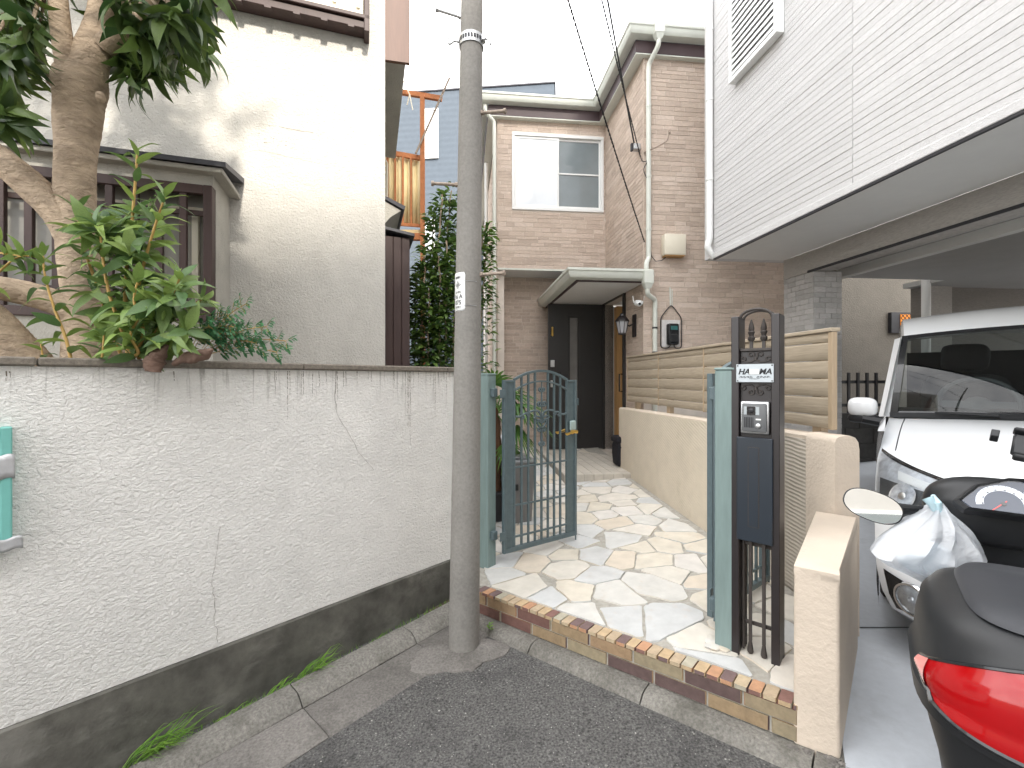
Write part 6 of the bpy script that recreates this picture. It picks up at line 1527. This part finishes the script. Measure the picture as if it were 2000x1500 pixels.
mb = MB(); mb.tube([P(1828, 1002, 1.37), P(1822, 985, 1.36), P(1812, 972, 1.37)], [.008, .012, .016], 8).tube([P(1834, 1002, 1.36), P(1832, 982, 1.35), P(1822, 968, 1.37)], [.008, .010, .006], 8); mb.build('bag_handle', MT('pale_blue_plastic', (.50, .68, .75), .35, .1, 30), pb, 60)
MB().grid(lambda a, b: P(1805, 1088, 1.38)+Vector(soft(-.065, .065, -.04, .04, -.05, .05, 2.6, 4, .02)(a, b)), 20, 12, True).build('bag_contents', MT('pale_contents', (.50, .60, .68), .6, .1, 20), pb, 60)
# ---------------------------------------------------------------- behind the gate: bin, palm, clutter
bn = thing('waste_bin', 'grey plastic wheeled bin behind the open iron gate', 'bin', P(1012, 1010, 3.75)+Vector((0, 0, 0)))
bc = P(1010, 1008, 3.75); zb = plat(bc.x, bc.y); Mb = fr((bc.x, bc.y+.1, zb), (.97, .24, 0))
mb = MB(Mb); V = [(x*s, y*s, z) for z, s in ((.0, .80), (.02, .82), (.46, 1.0), (.475, 1.04), (.50, 1.05)) for x, y in ((-.115, -.12), (.115, -.12), (.125, -.11), (.125, .12), (-.125, .12), (-.125, -.11))]
mb.add(V, [(j*6+i, j*6+(i+1) % 6, (j+1)*6+(i+1) % 6, (j+1)*6+i) for j in range(4) for i in range(6)]+[tuple(range(6))[::-1]]); mb.build('body', m_bin, bn)
MB(Mb).bev(-.135, .135, -.135, .135, .501, .525, .008).bev(-.09, .09, -.09, .09, .526, .55, .01).build('lid', MT('bin_lid', (.30, .31, .33), .3, .1), bn)
MB(Mb).bev(-.06, -.02, -.135, -.118, .28, .33, .004).build('clip', m_blackp, bn)
for s in (-1, 1): MB(Mb @ Matrix.Translation((s*.08, .10, .03)) @ Matrix.Rotation(math.pi/2, 4, 'Y')).lathe([(.03, -.012), (.03, .012)], 12).build('wheel', m_blackp, bn)
pk = thing('storage_boxes', 'stacked pale plastic boxes behind the bin', 'boxes', (-.12, 4.6, .22))
for i, (z, s) in enumerate(((.21, 1), (.42, .95), (.63, .97))): MB(fr((-.13, 4.55, z), (.98, .1, 0))).bev(-.17*s, .17*s, -.13*s, .13*s, .002, .20, .012).build('box', MT('pale_box_%d' % i, ((.55, .6, .66), (.62, .66, .70), (.5, .5, .52))[i], .4, .06), pk)
pm = thing('fan_palm', 'potted fan palm with drooping green fronds behind the iron gate', 'palm', (-.1, 3.95, plat(-.1, 3.95)))
c0 = Vector((-.135, 3.9, plat(-.1, 3.9)))
MB().lathe([(.10, 0), (.13, .22), (.14, .23), (.135, .25), (.11, .24)], 18, c0).build('pot', m_dark, pm)
rr = random.Random(44); mb = MB(); pts = [c0+Vector((.01*math.sin(i), 0, .2+.75*i/12)) for i in range(13)]; mb.tube(pts, [.035+.008*math.sin(i*2.1) for i in range(13)], 12); mb.build('trunk', MT('palm_fibre', (.14, .075, .045), .95, .35, 30, 1, 60, .01, stretch=(1, 1, .2)), pm, 70)
mb = MB()
for i in range(40):
    z = rr.uniform(.25, .9); a = rr.uniform(0, 6.28); p = c0+Vector((.035*math.cos(a), .035*math.sin(a), z)); mb.tube([p, p+Vector((.03*math.cos(a), .03*math.sin(a), -.12))], [.004, .001], 3)
mb.build('trunk_fibres', MT('palm_fibre_strand', (.20, .10, .06), .95, .3), pm)
top = c0+Vector((.0, 0, .95))
for i, (tx, ty, tz, sz_) in enumerate(((.30, -.05, .02, .34), (.12, -.1, .12, .32), (.38, .1, -.12, .36), (-.16, .05, .22, .30), (-.03, -.15, .30, .30), (.25, .25, .1, .30), (.30, -.12, -.30, .30), (.22, .0, -.02, .32), (-.12, -.1, .05, .28), (.17, -.14, -.55, .24))):
    e = top+Vector((tx*.55, ty*.55, tz*.6+.02)); fb = MB(); fb.tube([top-Vector((0, 0, .05)), top.lerp(e, .5)+Vector((0, 0, .05)), e], [.007, .005, .004], 6)
    ax = (e-top+Vector((0, 0, -.03))).normalized(); x = ax.cross(Vector((0, 0, 1))).normalized(); up_ = x.cross(ax)
    for k in range(17):
        an = (k-8)/8*1.75; d = ax*math.cos(an)+x*math.sin(an)+up_*.12; d.normalize(); ln = sz_*(.75+.25*math.cos(an))*rr.uniform(.9, 1.08)
        w_ = .013; s = d.cross(up_).normalized(); V = []
        for j in range(6):
            t = j/5; p = e+d*ln*t+Vector((0, 0, -.55*ln*t*t*rr.uniform(.8, 1.1))); hw = w_*math.sin(math.pi*(.18+.82*t)); V += [p-s*hw, p+up_*hw*-.4, p+s*hw]
        fb.add(V, [(j*3+q, j*3+q+1, j*3+4+q, j*3+3+q) for j in range(5) for q in range(2)])
    fb.build('frond', m_palm, pm, 60)
# ---------------------------------------------------------------- weeds in the gutter
rr = random.Random(12)
def tuft(name, label, u_, n, h, spread, v0=.085):
    p0 = wpt(u_, v0, 0); p0.z = gz(p0.x)+.0; t = thing(name, label, 'grass', p0, 'grass tufts along the plaster wall'); mb = MB()
    for i in range(n):
        b = wpt(u_+rr.uniform(-spread, spread), v0+rr.uniform(-.03, .03), 0); b.z = gz(b.x)+.0; a = rr.uniform(-.4, 1.2); d = (WU*math.cos(a)+WN*math.sin(a)*.8); ln = h*rr.uniform(.5, 1.1); w_ = rr.uniform(.0025, .0045); s = Vector((-d.y, d.x, 0)).normalized(); V = []
        for j in range(7):
            q = j/6; p = b+d*ln*.75*q**1.4+Vector((0, 0, ln*(q-.55*q*q*rr.uniform(.8, 1.2)))); V += [p-s*w_*(1-q**2), p+s*w_*(1-q**2)]
        mb.add(V, [(2*j, 2*j+1, 2*j+3, 2*j+2) for j in range(6)])
    mb.build('blades', m_grass, t, 60)
tuft('grass_tuft', 'largest drooping grass tuft at the bottom of the plaster wall', -1.53, 70, .26, .07)
tuft('grass_tuft', 'tall upright grass tuft midway along the wall foot', -.93, 44, .22, .06)
tuft('grass_tuft', 'small grass tuft next to the tall upright tuft by wall', -1.08, 24, .16, .04)
tuft('grass_tuft', 'short grass tuft between the largest tuft and the tall one', -1.26, 26, .12, .06)
tuft('grass_tuft', 'short grass tuft nearest the utility pole along wall foot', -.55, 30, .09, .09)
mb = MB()
for i in range(1500):
    u_ = rr.uniform(-2.6, .0); v = rr.uniform(.02, .112); b = wpt(u_, v, 0); b.z = gz(b.x)+.005; h = rr.uniform(.008, .032); a = rr.uniform(0, 6.28); d = Vector((math.cos(a), math.sin(a), 0)); s = Vector((-d.y, d.x, 0))*.002
    mb.add([b-s, b+s, b+d*h*.5+Vector((0, 0, h))], [(0, 1, 2)])
tag(mb.build('moss', m_grass, None, 0), 'thin moss and seedlings in the gap along the plaster wall', 'moss', kind='stuff')
wd = thing('weed', 'tiny bright green weed at the foot of the utility pole', 'weed', P(957, 1240, 2.45)); mb = MB(); p0 = Vector((P(957, 1240, 2.47).x, 2.47, gz(-.12)+.03))
for i in range(9):
    M = lmat(p0+Vector((0, 0, .004*i)), (math.cos(i*2.4), math.sin(i*2.4), .6), (0, 0, 1), .025); mb.add([M @ v.co for v in small.vertices], [tuple(q_.vertices) for q_ in small.polygons])
mb.build('leaves', m_grass, wd, 60)
RQ = random.Random(2); mb = MB()
for i in range(1500):
    x, y = RQ.uniform(-1.5, 1.2), RQ.uniform(1.2, 2.5)
    p = Vector((x, y, 0)); 
    if (p-WE).dot(WN) < .52 or (p-S0).dot(SN) < .11: continue
    r0 = RQ.uniform(.001, .003)*(1.6 if RQ.random() < .06 else 1); mb.ell((x, y, gz(x)+r0*.3), (r0*RQ.uniform(.8, 1.5), r0, r0*.6), 5, 3)
tag(mb.build('loose_grit', MT('grit', (.30, .29, .27), .9, .3, per=.4), None, 60), 'scattered pale grit on the asphalt', 'grit', kind='stuff')
# ---------------------------------------------------------------- unseen houses added behind the camera, shaped to shade the lane
m_shade_house = MT('shade_house_render', (.55, .53, .50), .9, .06, 3)
def add_shade_house(label, x0, x1, zt, roof, yb=-9):
    t = thing('shade_house', label, 'house', ((x0+x1)/2, -5.5, 0)); MB().box(x0, x1, yb, -4.5, -.6, zt).build('wall', m_shade_house, t); 
    if roof: MB().ext([(x0-.2, -4.3, zt), (x1+.1, -4.3, zt), (x1+.1, -4.3, zt+roof)], (0, -5, 0)).build('roof', m_roofdark, t)
    else: MB().bev(x0-.05, x1+.05, yb-.05, -4.45, zt+.001, zt+.12, .02).build('parapet', m_roofdark, t)
    for i in range(int((x1-x0)/1.6)):
        for z in (1.2, 3.6):
            x = x0+.4+i*1.6
            w_ = MB().bev(x-.05, x+.95, -4.499, -4.46, z-.05, z+1.05, .01).build('window', m_white, t); MB().box(x, x+.9, -4.459, -4.455, z, z+1).build('pane', m_glassd, w_)
add_shade_house('unseen low house with sloping roof, added behind the camera to cast shade', -3.2, 3.2, 5.9, 2.6)
add_shade_house('unseen tall flat-roofed house added behind the camera to cast shade', 3.32, 12, 13.2, 0, -5.3)
